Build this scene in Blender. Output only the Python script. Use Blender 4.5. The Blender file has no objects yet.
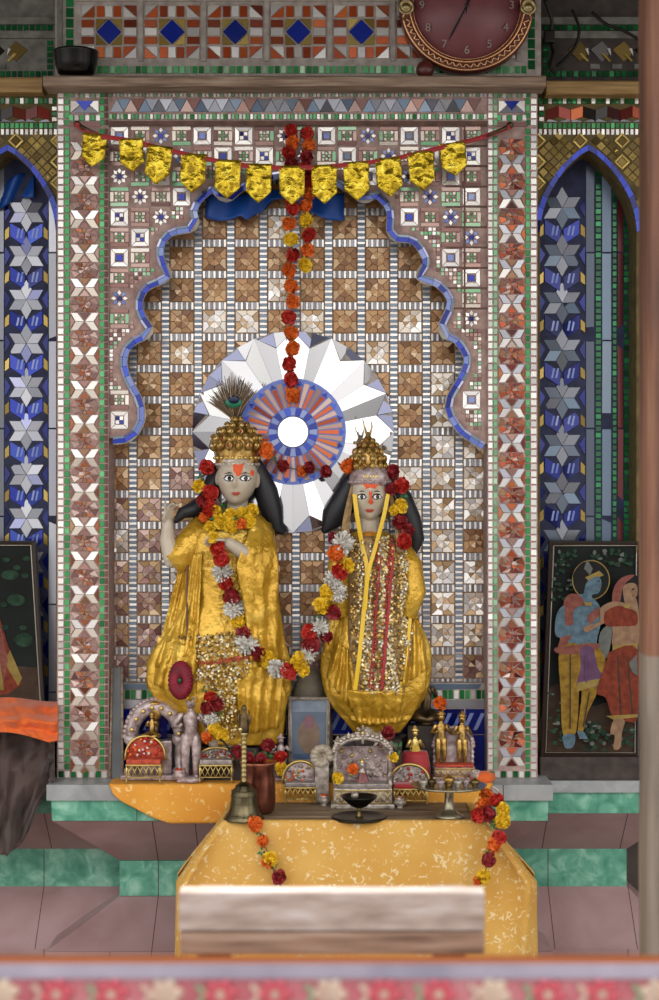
import bpy, bmesh, math, random
from mathutils import Vector, Matrix, noise
from mathutils.geometry import tessellate_polygon
from mathutils.bvhtree import BVHTree
random.seed(7)
R = random.random
PI = math.pi
C = bpy.context.scene.collection
D0, FPX, EYE = 5.0, 1666.7, 1.4          # camera distance to the pilaster plane, focal length in pixels, eye height
CX, CY = 329.5, 500.0

def S(Y): return (D0 + Y) / FPX           # metres per pixel on the plane at depth Y
def W(px, py, Y=0.0):
    s = S(Y)
    return Vector(((px - CX) * s, Y, EYE - (py - CY) * s))

# ------------------------------------------------------------------ materials
def lin(c):
    if isinstance(c, str):
        c = tuple(int(c[i:i + 2], 16) / 255 for i in (0, 2, 4))
    return tuple((x / 12.92 if x <= .04045 else ((x + .055) / 1.055) ** 2.4) for x in c) + (1,)

def newmat(name):
    m = bpy.data.materials.new(name); m.use_nodes = True
    nt = m.node_tree
    return m, nt, nt.nodes['Principled BSDF']

def bump(nt, b, scale, strength, dist=.002, detail=4, stretch=None, kind='NOISE'):
    tc = nt.nodes.new('ShaderNodeTexCoord')
    src = tc.outputs['Object']
    if stretch:
        mp = nt.nodes.new('ShaderNodeMapping'); mp.inputs['Scale'].default_value = stretch
        nt.links.new(src, mp.inputs['Vector']); src = mp.outputs['Vector']
    if kind == 'NOISE':
        n = nt.nodes.new('ShaderNodeTexNoise'); n.inputs['Detail'].default_value = detail
        out = n.outputs['Fac']
    else:
        n = nt.nodes.new('ShaderNodeTexVoronoi'); out = n.outputs['Distance']
    n.inputs['Scale'].default_value = scale
    nt.links.new(src, n.inputs['Vector'])
    bp = nt.nodes.new('ShaderNodeBump'); bp.inputs['Strength'].default_value = strength
    bp.inputs['Distance'].default_value = dist
    nt.links.new(out, bp.inputs['Height']); nt.links.new(bp.outputs['Normal'], b.inputs['Normal'])

def mat(name, col, rough=.5, metal=0., bumps=None, spec=None, sheen=0):
    m, nt, b = newmat(name)
    b.inputs['Base Color'].default_value = lin(col)
    b.inputs['Roughness'].default_value = rough
    b.inputs['Metallic'].default_value = metal
    if spec is not None: b.inputs['Specular IOR Level'].default_value = spec
    if sheen: b.inputs['Sheen Weight'].default_value = sheen
    if bumps: bump(nt, b, **bumps)
    return m

def ramp(nt, cols, const=False):
    r = nt.nodes.new('ShaderNodeValToRGB')
    if const: r.color_ramp.interpolation = 'CONSTANT'
    n = len(cols)
    while len(r.color_ramp.elements) < n: r.color_ramp.elements.new(.5)
    for i, c in enumerate(cols):
        p = i / n if const else i / max(1, n - 1)
        if isinstance(c, tuple) and len(c) == 2: p, c = c
        r.color_ramp.elements[i].position = p
        r.color_ramp.elements[i].color = lin(c)
    return r

def tmat(name, cols, rough=.2, metal=.4, const=False):
    """mosaic pieces: every piece (mesh island) takes its own tone"""
    m, nt, b = newmat(name)
    g = nt.nodes.new('ShaderNodeNewGeometry')
    r = ramp(nt, cols, const)
    nt.links.new(g.outputs['Random Per Island'], r.inputs['Fac'])
    nt.links.new(r.outputs['Color'], b.inputs['Base Color'])
    b.inputs['Roughness'].default_value = rough; b.inputs['Metallic'].default_value = metal
    return m

def nmat(name, cols, scale=5, rough=.6, metal=0., stretch=None, detail=5, bstr=0., bdist=.003, distort=0., sheen=0, bscale=None):
    """noise-mottled material"""
    m, nt, b = newmat(name)
    tc = nt.nodes.new('ShaderNodeTexCoord'); src = tc.outputs['Object']
    if stretch:
        mp = nt.nodes.new('ShaderNodeMapping'); mp.inputs['Scale'].default_value = stretch
        nt.links.new(src, mp.inputs['Vector']); src = mp.outputs['Vector']
    n = nt.nodes.new('ShaderNodeTexNoise'); n.inputs['Scale'].default_value = scale
    n.inputs['Detail'].default_value = detail; n.inputs['Distortion'].default_value = distort
    nt.links.new(src, n.inputs['Vector'])
    r = ramp(nt, cols); nt.links.new(n.outputs['Fac'], r.inputs['Fac'])
    nt.links.new(r.outputs['Color'], b.inputs['Base Color'])
    b.inputs['Roughness'].default_value = rough; b.inputs['Metallic'].default_value = metal
    if sheen: b.inputs['Sheen Weight'].default_value = sheen
    if bstr:
        h = n.outputs['Fac']
        if bscale:
            n2 = nt.nodes.new('ShaderNodeTexNoise'); n2.inputs['Scale'].default_value = bscale
            n2.inputs['Detail'].default_value = 3
            nt.links.new(src, n2.inputs['Vector']); h = n2.outputs['Fac']
        bp = nt.nodes.new('ShaderNodeBump'); bp.inputs['Strength'].default_value = bstr
        bp.inputs['Distance'].default_value = bdist
        nt.links.new(h, bp.inputs['Height']); nt.links.new(bp.outputs['Normal'], b.inputs['Normal'])
    return m

def print_mat(name, base, base2, spot, scale, thr):
    """printed cotton: pale sprigs on a mottled ground"""
    m, nt, b = newmat(name)
    tc = nt.nodes.new('ShaderNodeTexCoord')
    n = nt.nodes.new('ShaderNodeTexNoise'); n.inputs['Scale'].default_value = 6
    nt.links.new(tc.outputs['Object'], n.inputs['Vector'])
    r = ramp(nt, [(.35, base), (.7, base2)]); nt.links.new(n.outputs['Fac'], r.inputs['Fac'])
    n2 = nt.nodes.new('ShaderNodeTexNoise'); n2.inputs['Scale'].default_value = scale; n2.inputs['Detail'].default_value = 1
    n2.inputs['Distortion'].default_value = 1.1
    nt.links.new(tc.outputs['Object'], n2.inputs['Vector'])
    r2 = ramp(nt, [(thr, '000000'), (thr + .09, 'FFFFFF')]); nt.links.new(n2.outputs['Fac'], r2.inputs['Fac'])
    mx = nt.nodes.new('ShaderNodeMixRGB'); mx.inputs['Color2'].default_value = lin(spot)
    nt.links.new(r2.outputs['Color'], mx.inputs['Fac']); nt.links.new(r.outputs['Color'], mx.inputs['Color1'])
    nt.links.new(mx.outputs['Color'], b.inputs['Base Color'])
    b.inputs['Roughness'].default_value = .75
    return m

def tile_stone(name, cols, scale, rough):
    return nmat(name, cols, scale=scale, rough=rough, detail=6, distort=.6)

# mosaic glass
MW = tmat('white_mirror', ['D8D2CC', 'F2EEE8', 'C2BCBA', 'E6E0D6'], .22, .45)
MS = tmat('silver_mirror', ['8A8C92', 'B6B6BC', '9A9AA4', 'CACACE'], .25, .5)
MSD = tmat('grey_mirror', ['55585E', '868890', '6A6A74', '9698A0'], .25, .5)
MG = tmat('green_glass', ['1D6B35', '3C9A55', '2C8045', '62B074'], .15, .3)
MGD = tmat('deep_green_glass', ['08401F', '126B36', '0B5028', '2A8F4E'], .15, .3)
MGL = tmat('pale_green_glass', ['7FA884', 'A6C4A4', '5F9A6C', '93B392'], .2, .35)
MB_ = tmat('blue_glass', ['14258A', '2238A8', '0D1A66', '3A55C0'], .12, .35)
MBD = tmat('navy_glass', ['0A1048', '141E6E', '0C1450', '24349A'], .1, .4)
MBL = tmat('pale_blue_glass', ['6A7CC0', '8C9AC8', '5268B4', 'A0A9CC'], .25, .2)
MBG = tmat('blue_grey_mirror', ['4E5E74', '76889C', '607286', '8C9CAC'], .3, .3)
MC1 = tmat('copper_foil', ['7A3E26', '9C5632', '5E2E22', 'B4673A'], .25, .5)
MC2 = tmat('red_copper_foil', ['8E3A1E', 'B4532A', '6A2A1C', 'C9693A'], .25, .5)
MC3 = tmat('mauve_foil', ['7A5550', '926A62', '654440', 'A67E72'], .3, .4)
MA1 = tmat('amber_glass', ['9A7048', 'AE8458', '8A6038', 'BC9468'], .3, .3)
MA2 = tmat('brown_glass', ['80583A', '936844', '6E4A30', 'A47C56'], .3, .3)
MA3 = tmat('sand_glass', ['A88660', 'BC9C78', '96754E', 'CBB190'], .25, .4)
MP1 = tmat('rose_glass', ['A88478', 'BCA096', '8C6A60', 'CDB8AE'], .25, .4)
MP2 = tmat('cream_glass', ['C9BBAA', 'DDD2C4', 'B4A596', 'E8E0D6'], .25, .4)
MO = tmat('orange_glass', ['A8441C', 'C65A26', '86341A', 'D87234'], .2, .35)
MY = tmat('gold_glass', ['8E7432', 'B0944A', '70581F', 'C8AC5C'], .22, .5)
MOL = tmat('olive_foil', ['5E4C1E', '7C6428', '483A18', '8E7634'], .3, .5)
MR = tmat('dark_red_glass', ['4A1410', '6E1F16', '34100E', '8E3020'], .2, .3)
MK = tmat('black_glass', ['14100E', '241C18', '0C0A0A', '2E2622'], .15, .3)
MV = tmat('violet_mirror', ['6A6C8E', '9496B4', '54567C', 'B4B4CC'], .12, .75)
GR = nmat('mauve_grout', [(.3, '8A6E68'), (.7, 'B2988E')], 40, .85)
GRB = nmat('brown_grout', [(.3, '7A5C44'), (.7, 'A08468')], 40, .85)
GRW = nmat('pale_grout', [(.3, '8C8078'), (.7, 'B0A69C')], 40, .85)
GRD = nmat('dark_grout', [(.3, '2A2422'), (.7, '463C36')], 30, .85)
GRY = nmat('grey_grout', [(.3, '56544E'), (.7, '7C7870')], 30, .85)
BRN = nmat('brown_lath', [(.3, '4A3026'), (.7, '6E4A3A')], 30, .6)
# building
WOOD = nmat('weathered_wood', [(.25, '5A4838'), (.5, '8C7460'), (.75, 'AC9884')], 7, .65, stretch=(1, 6, 14), detail=8, bstr=.5)
WOODY = nmat('yellow_wood', [(.25, '74562E'), (.55, '9C7A48'), (.8, 'B2925E')], 7, .6, stretch=(1, 6, 14), detail=8, bstr=.4)
WOODP = nmat('post_wood', [(.25, '4A3024'), (.5, '724A36'), (.75, '8A644C')], 3, .7, stretch=(10, 10, .8), detail=8, bstr=.4)
WOODG = nmat('grey_plank_wood', [(.25, '8A7468'), (.5, 'B4A298'), (.72, 'CFC6C2')], 5, .7, stretch=(1.6, 4, 7), detail=8, bstr=.4)
PINKT = tile_stone('pink_stone_tile', [(.3, '8E706E'), (.7, 'A48888')], 6, .45)
GREENT = tile_stone('green_marble_tile', [(.3, '3A7E68'), (.5, '5A9A82'), (.7, '8CBEA8')], 22, .35)
GREYS = tile_stone('grey_stone_slab', [(.3, '7C7E80'), (.7, '9EA0A0')], 12, .5)
JOINT = mat('tile_joint', '4A3A38', .9)
PLAST = nmat('hall_plaster', [(.3, '3E3632'), (.7, '564C46')], 6, .9)
FLOORM = nmat('stone_floor', [(.3, '9A928A'), (.7, 'B8B0A8')], 5, .6)
# metals, cloth, flowers
GOLDR = nmat('gold_satin', [(.3, 'B4881E'), (.55, 'CCA034'), (.75, 'DEBA52')], 7, .27, .4, bstr=.9, bdist=.008, bscale=42, distort=.8)
GOLDF = nmat('gold_foil', [(.3, '8A7012'), (.5, 'CCAC24'), (.7, 'EAD24C')], 45, .25, .75, bstr=.9, bdist=.006, detail=3)
GOLD = nmat('antique_gold', [(.3, '6E4E20'), (.5, 'A88444'), (.75, 'D4B878')], 60, .3, .8, bstr=.6, bdist=.003)
GOLDL = mat('pale_gold_metal', 'CBB06A', .3, .8)
BRASS = nmat('old_brass', [(.3, '5A4A2C'), (.7, '8E7A4C')], 20, .28, .85)
SILV = nmat('tarnished_silver', [(.3, '7A6E66'), (.5, 'B4A89C'), (.75, 'E0D8CE')], 60, .35, .5, bstr=.6, bdist=.003)
SILVP = nmat('pinkish_silver', [(.3, '7E6A68'), (.5, 'A89492'), (.75, 'D2C4C0')], 60, .4, .35, bstr=.6, bdist=.003)
BRONZE = nmat('dark_bronze', [(.3, '3A2E20'), (.7, '6E5A3C')], 30, .35, .7)
COPPERV = nmat('copper_vessel', [(.3, '5A2E22'), (.7, '8C5440')], 12, .25, .8)
IRON = nmat('black_iron', [(.3, '14120F'), (.7, '2A2520')], 20, .35, .6)
MARBLE = nmat('white_marble', [(.3, 'A89A86'), (.7, 'C6BAA8')], 9, .3)
HAIR = mat('black_hair', '16161C', .5, 0, dict(scale=60, strength=.6, stretch=(3, 3, .5)))
FE = mat('painted_white', 'F0ECE6', .3)
FB = mat('painted_black', '0E0C0C', .25)
LIP = mat('painted_red_lips', 'A8483A', .45)
TIL = mat('orange_paste', 'D8562A', .7)
REDC = mat('red_cloth', 'A01A20', .6, sheen=.3)
MARO = nmat('maroon_cloth', [(.3, '5A0C1C'), (.7, '8E1830')], 30, .7)
YRIB = mat('yellow_ribbon', 'E0B828', .4)
ORC = nmat('orange_cloth', [(.3, 'B84A14'), (.7, 'D8641E')], 8, .8, bstr=.3, bdist=.01, sheen=.2)
BRC = nmat('brown_cloth', [(.3, '2E201A'), (.7, '54403A')], 9, .85, bstr=.3, bdist=.01, sheen=.2)
BLUC = mat('blue_cloth', '134A9C', .5)
TCLOTH = print_mat('yellow_print_cotton', 'C4923E', 'CEA352', 'DCC594', 62, .6)
ACLOTH = print_mat('orange_print_cotton', 'D48C2A', 'DE9E3A', 'E2BC74', 46, .6)
LEAF = mat('leaf_green', '2E6A34', .5)
def petal(name, a, b_): return nmat(name, [(.35, a), (.65, b_)], 60, .6)
PO = petal('orange_petals', 'CC4A10', 'E67A1E')
PY = petal('yellow_petals', 'D8A40C', 'EED02C')
PR = petal('red_petals', '98140E', 'C62A18')
PD = petal('crimson_petals', '6A0C12', '96161C')
PW = petal('white_petals', 'C2BEB6', 'E6E2DA')

# ------------------------------------------------------------------ mesh builder
class MB:
    def __init__(s): s.v = []; s.f = []; s.m = []; s.sm = []; s.mats = []
    def mi(s, m):
        if m not in s.mats: s.mats.append(m)
        return s.mats.index(m)
    def add(s, vs, fs, m, smooth=False):
        o = len(s.v); k = s.mi(m)
        s.v += [Vector(v) for v in vs]
        for f in fs:
            s.f.append([i + o for i in f]); s.m.append(k); s.sm.append(smooth)
    def box(s, x0, x1, y0, y1, z0, z1, m, bev=0.):
        b = min(bev, .45 * min(abs(x1 - x0), abs(y1 - y0), abs(z1 - z0)))
        if b <= 0:
            v = [(x, y, z) for z in (z0, z1) for x, y in ((x0, y0), (x1, y0), (x1, y1), (x0, y1))]
            s.add(v, [(3, 2, 1, 0), (4, 5, 6, 7), (0, 1, 5, 4), (1, 2, 6, 5), (2, 3, 7, 6), (3, 0, 4, 7)], m)
            return
        bm = bmesh.new(); bmesh.ops.create_cube(bm, size=1)
        for v in bm.verts:
            v.co = Vector((x0 + (v.co.x + .5) * (x1 - x0), y0 + (v.co.y + .5) * (y1 - y0), z0 + (v.co.z + .5) * (z1 - z0)))
        bmesh.ops.bevel(bm, geom=bm.edges[:], offset=b, segments=2, affect='EDGES', profile=.6)
        s.bm(bm, m); bm.free()
    def bm(s, bm, m, smooth=False, M=None):
        bm.verts.index_update()
        s.add([(M @ v.co if M else v.co) for v in bm.verts], [[v.index for v in f.verts] for f in bm.faces], m, smooth)
    def rings(s, rings, m, closed=True, caps=True, smooth=True):
        n = len(rings[0]); vs = [p for r in rings for p in r]; fs = []
        for i in range(len(rings) - 1):
            for j in range(n if closed else n - 1):
                a = i * n + j; b = i * n + (j + 1) % n
                fs.append((a, b, b + n, a + n))
        if caps and closed:
            fs.append(tuple(reversed(range(n)))); fs.append(tuple((len(rings) - 1) * n + j for j in range(n)))
        s.add(vs, fs, m, smooth)
    def tube(s, path, rad, m, n=8, smooth=True, flat=1., round_end=False):
        path = [Vector(p) for p in path]
        if not isinstance(rad, (list, tuple)): rad = [rad] * len(path)
        if round_end:
            rad = list(rad)
            d = (path[-1] - path[-2]).normalized(); r = rad[-1]
            path += [path[-1] + d * r * .6, path[-1] + d * r * .95]; rad += [r * .75, r * .25]
            d = (path[0] - path[1]).normalized(); r = rad[0]
            path = [path[0] + d * r * .95, path[0] + d * r * .6] + path; rad = [r * .25, r * .75] + rad
        rs = []; prev = None
        for i, p in enumerate(path):
            t = (path[min(i + 1, len(path) - 1)] - path[max(i - 1, 0)])
            if t.length < 1e-9: t = Vector((0, 0, 1))
            t.normalize()
            if prev is None:
                a = t.cross(Vector((0, 1, 0)) if abs(t.y) < .9 else Vector((1, 0, 0))).normalized()
            else:
                a = (prev - t * prev.dot(t))
                a = a.normalized() if a.length > 1e-6 else t.orthogonal().normalized()
            prev = a; b = t.cross(a)
            rs.append([p + (a * math.cos(2 * PI * k / n) + b * math.sin(2 * PI * k / n) * flat) * rad[i] for k in range(n)])
        s.rings(rs, m, smooth=smooth)
    def lathe(s, prof, c, m, n=24, M=None, smooth=True, sx=1., sy=1.):
        c = Vector(c); rs = []
        for r, z in prof:
            ring = []
            for k in range(n):
                v = Vector((r * sx * math.cos(2 * PI * k / n), r * sy * math.sin(2 * PI * k / n), z))
                ring.append(c + (M @ v if M else v))
            rs.append(ring)
        s.rings(rs, m, smooth=smooth)
    def ell(s, c, r, m, n=12, M=None, smooth=True):
        if not isinstance(r, (list, tuple)): r = (r, r, r)
        c = Vector(c); rs = []
        k2 = max(4, n // 2)
        for i in range(k2 + 1):
            a = -PI / 2 + PI * i / k2; a = max(-PI / 2 + .05, min(PI / 2 - .05, a))
            ring = []
            for k in range(n):
                v = Vector((r[0] * math.cos(a) * math.cos(2 * PI * k / n), r[1] * math.cos(a) * math.sin(2 * PI * k / n), r[2] * math.sin(a)))
                ring.append(c + (M @ v if M else v))
            rs.append(ring)
        s.rings(rs, m, smooth=smooth)
    def tile(s, pts, Y, m, h=.003, inset=.0012, tilt=.04, keep=None):
        """a mosaic piece: polygon in photo pixels on the plane at depth Y, bevelled, slightly tilted"""
        P = [W(x, y, Y) for x, y in pts]
        n = len(P); c = sum(P, Vector()) / n
        tx, tz = ((R() - .5) * 2 * tilt, (R() - .5) * 2 * tilt) if keep is None else keep
        top = []
        for p in P:
            d = p - c; L = d.length
            k = max(.3, 1 - inset / max(L, 1e-6))
            q = c + d * k
            q.y = Y - h + (q.x - c.x) * tx + (q.z - c.z) * tz
            top.append(q)
        area = sum(P[i].x * P[(i + 1) % n].z - P[(i + 1) % n].x * P[i].z for i in range(n))
        if area < 0: P.reverse(); top.reverse()
        s.add(P + top, [tuple(range(n, 2 * n))] + [(i, (i + 1) % n, n + (i + 1) % n, n + i) for i in range(n)], m)
    def rect(s, x0, x1, y0, y1, Y, m, **k): s.tile([(x0, y0), (x1, y0), (x1, y1), (x0, y1)], Y, m, **k)
    def prism(s, pts, y0, y1, m):
        """polygon of (x,z) points extruded from y0 (front) to y1"""
        n = len(pts)
        tri = tessellate_polygon([[Vector((p[0], p[1], 0)) for p in pts]])
        vs = [(p[0], y0, p[1]) for p in pts] + [(p[0], y1, p[1]) for p in pts]
        fs = []
        for t in tri:
            a, b, c = [Vector(pts[i]) for i in t]
            cr = (b.x - a.x) * (c.y - a.y) - (b.y - a.y) * (c.x - a.x)
            t = tuple(t) if cr > 0 else tuple(reversed(t))
            fs.append(t); fs.append(tuple(i + n for i in reversed(t)))
        A = sum(pts[i][0] * pts[(i + 1) % n][1] - pts[(i + 1) % n][0] * pts[i][1] for i in range(n))
        for i in range(n):
            j = (i + 1) % n
            fs.append((i, i + n, j + n, j) if A > 0 else (j, j + n, i + n, i))
        s.add(vs, fs, m)
    def build(s, name, parent=None, recenter=True):
        me = bpy.data.meshes.new(name)
        off = Vector((0, 0, 0))
        if parent is not None:
            q = parent
            while q is not None: off += q.location; q = q.parent
        elif recenter and s.v:
            xs = [v.x for v in s.v]; ys = [v.y for v in s.v]; zs = [v.z for v in s.v]
            off = Vector(((min(xs) + max(xs)) / 2, (min(ys) + max(ys)) / 2, min(zs)))
        me.from_pydata([tuple(v - off) for v in s.v], [], s.f)
        for m in s.mats: me.materials.append(m)
        me.polygons.foreach_set('material_index', s.m); me.polygons.foreach_set('use_smooth', s.sm)
        me.update()
        o = bpy.data.objects.new(name, me); C.objects.link(o)
        if parent is not None: o.parent = parent
        else: o.location = off
        return o

def tag(o, label, cat, group=None):
    o['label'] = label; o['category'] = cat
    if group: o['group'] = group
    return o
def thing(name, label, cat, loc, group=None):
    o = bpy.data.objects.new(name, None); C.objects.link(o); o.location = Vector(loc)
    o.empty_display_size = .05
    return tag(o, label, cat, group)
def struct(mb, name):
    o = mb.build(name); o['kind'] = 'structure'; return o
def copy_tree(o, parent=None):
    c = o.copy(); C.objects.link(c)
    if parent is not None: c.parent = parent
    for ch in list(o.children): copy_tree(ch, c)
    return c
def evaluated(o):
    dg = bpy.context.evaluated_depsgraph_get()
    me = bpy.data.meshes.new_from_object(o.evaluated_get(dg))
    o.modifiers.clear(); o.data = me
    return o
def catmull(pts, n=6):
    out = []
    for i in range(len(pts) - 1):
        p0 = pts[max(i - 1, 0)]; p1 = pts[i]; p2 = pts[i + 1]; p3 = pts[min(i + 2, len(pts) - 1)]
        for k in range(n):
            t = k / n
            out.append(tuple(.5 * (2 * p1[d] + (p2[d] - p0[d]) * t + (2 * p0[d] - 5 * p1[d] + 4 * p2[d] - p3[d]) * t * t
                                   + (3 * p1[d] - p0[d] - 3 * p2[d] + p3[d]) * t ** 3) for d in range(len(p1))))
    out.append(tuple(pts[-1])); return out
def inside(p, poly):
    x, y = p; r = False; n = len(poly)
    for i in range(n):
        x1, y1 = poly[i]; x2, y2 = poly[(i + 1) % n]
        if (y1 > y) != (y2 > y) and x < (x2 - x1) * (y - y1) / (y2 - y1) + x1: r = not r
    return r
def near(p, line, d):
    for i in range(len(line) - 1):
        a = Vector(line[i]); b = Vector(line[i + 1]); q = Vector(p); ab = b - a
        t = max(0, min(1, (q - a).dot(ab) / max(ab.length_squared, 1e-9)))
        if (a + ab * t - q).length < d: return True
    return False
def pxbox(mb, x0, x1, y0, y1, Y, Y2, m, bev=0):
    """a box whose front face fills the given photo rectangle at depth Y"""
    a = W(x0, y1, Y); b = W(x1, y0, Y); mb.box(a.x, b.x, Y, Y2, a.z, b.z, m, bev)
def vbeads(mb, x0, x1, y0, y1, pitch, Y, m, gap=1.2, **k):
    n = max(1, round((y1 - y0) / pitch)); p = (y1 - y0) / n
    for i in range(n): mb.rect(x0, x1, y0 + i * p + gap / 2, y0 + (i + 1) * p - gap / 2, Y, m[i % len(m)] if isinstance(m, list) else m, **k)
def hbeads(mb, x0, x1, y0, y1, pitch, Y, m, gap=1.2, **k):
    n = max(1, round((x1 - x0) / pitch)); p = (x1 - x0) / n
    for i in range(n): mb.rect(x0 + i * p + gap / 2, x0 + (i + 1) * p - gap / 2, y0, y1, Y, m[i % len(m)] if isinstance(m, list) else m, **k)
WORLD_BASE = (.37, .365, .36)
# open side of the hall behind the viewer: (direction, outer deg, inner deg, colour)
LOBES = [((.01, -1, .0), 12, 3, (1.0, .99, .97)), ((.05, -1, .9), 46, 14, (1.5, 1.48, 1.46)), ((.95, -1, .35), 44, 12, (1.0, .98, .95)), ((-.95, -1, .35), 44, 12, (1.0, 1.0, 1.0))]
EXPOSURE = 0.4
# ================================================================== the setting
def simple(name, x0, x1, y0, y1, z0, z1, m):
    mb = MB(); mb.box(x0, x1, y0, y1, z0, z1, m); return struct(mb, name)
simple('floor', -3, 3, -5.6, .9, -.06, 0, FLOORM)
simple('ceiling', -3, 3, -2.3, .9, 3.16, 3.24, PLAST)
simple('wall_back', -3, 3, .62, .72, 0, 3.16, PLAST)

# ---- niche rear wall with its lattice of glass squares
BK = .14
mb = MB()
pxbox(mb, 98, 498, 100, 790, BK, BK + .1, GRB)
XC = [296 + 32.6 * k for k in range(-6, 7)]
YC = [212 - 31.4 * 2 + 31.35 * j for j in range(0, 19)]
for k in range(1, 12):
    vbeads(mb, XC[k] - 3.6, XC[k] + 3.6, 150, 684, 2.7, BK, [MW, MBG], gap=.4, tilt=.03, inset=.0004, h=.002)
for k in range(12):
    x0, x1 = XC[k] + 5, XC[k + 1] - 5
    x0 = max(x0, 100); x1 = min(x1, 496)
    for j, y in enumerate(YC):
        if y < 684: hbeads(mb, x0 - .5, x1 + .5, y - 3.6, y + 3.6, 2.7, BK, [MW, MSD], gap=.5, tilt=.03, inset=.0004, h=.002)
        if j + 1 < len(YC):
            a, b = y + 4.6, min(YC[j + 1] - 4.6, 683)
            if b - a < 5 or x1 - x0 < 6: continue
            cx, cy = (x0 + x1) / 2, (a + b) / 2
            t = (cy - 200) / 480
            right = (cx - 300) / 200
            p_rose = max(0, min(1, (t - .45) * 2.0)); p_cream = max(0, .08 + .55 * t * max(0, right + .3))  # rose and cream odds by position: mirror reflections painted in as glass tint
            if right > .3 and t > .38: p_cream = .72  # pale reflection at lower right put into the cell colours
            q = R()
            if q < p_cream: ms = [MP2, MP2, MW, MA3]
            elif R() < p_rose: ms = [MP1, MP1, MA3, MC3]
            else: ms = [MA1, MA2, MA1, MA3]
            rim = [(x0, a), (cx, a), (x1, a), (x1, cy), (x1, b), (cx, b), (x0, b), (x0, cy)]
            hx, hy = (x1 - x0) * .22, (b - a) * .22
            sub = [(cx - hx, cy - hy), (cx, cy - hy * 1.5), (cx + hx, cy - hy), (cx + hx * 1.5, cy), (cx + hx, cy + hy), (cx, cy + hy * 1.5), (cx - hx, cy + hy), (cx - hx * 1.5, cy)]
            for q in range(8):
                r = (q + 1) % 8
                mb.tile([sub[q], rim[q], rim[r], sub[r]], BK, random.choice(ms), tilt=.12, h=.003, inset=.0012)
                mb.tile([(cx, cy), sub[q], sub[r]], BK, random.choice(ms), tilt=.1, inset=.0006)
struct(mb, 'wall_niche')
# dado along the foot of the niche
mb = MB()
pxbox(mb, 106, 489, 683, 786, .10, BK, GRW)
hbeads(mb, 108, 487, 684, 689, 60, .10, MBG)
hbeads(mb, 108, 487, 690, 699, 5.6, .10, [MGD, MG, MW], gap=1)
hbeads(mb, 108, 487, 700, 708, 44, .10, MS)
hbeads(mb, 108, 487, 709, 734, 22, .10, [MB_, MBD])
for k in range(34): mb.tile([(110 + k * 11, 730), (114 + k * 11, 730), (122 + k * 11, 713), (118 + k * 11, 713)], .0965, MBL, inset=.0006)
hbeads(mb, 108, 487, 735, 782, 30, .10, [MBD, MK, MSD])
struct(mb, 'trim_4')

# ---- cusped arch
AF, AT = .012, .045
left = [(113, 438), (124, 437), (133, 431), (139.5, 416), (136, 400), (129.5, 388), (123, 374), (121, 360), (125, 347), (133, 339), (147, 331),
        (141, 320), (136.5, 307), (139, 294), (147, 284), (165, 275), (159, 263), (157.5, 250), (161, 239), (171, 230), (192, 225),
        (191, 213), (194, 203), (202, 193), (214, 187)]
right = [(376, 192), (388, 202), (393, 214), (394, 234), (414, 238), (425, 251), (429, 264), (422, 276), (438, 281), (450, 293), (453, 306), (444, 330),
         (457, 337), (467, 350), (470, 361), (465, 377), (456, 392), (451, 404), (454, 416), (464, 430), (474, 437), (485, 444)]
arch = left + [(226, 196), (240, 186), (258, 178), (277, 173), (295, 171), (314, 173), (332, 178), (350, 187), (364, 197)] + right
archs = catmull(arch, 4)
mb = MB()
outer = [(487.5, 445), (487.5, 122), (108.5, 122), (108.5, 438)]
poly = outer + archs
mb.prism([((p[0] - CX) * S(AF), EYE - (p[1] - CY) * S(AF)) for p in poly], AF, AT, GR)
GX, GY = 20.7, 20.3
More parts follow.
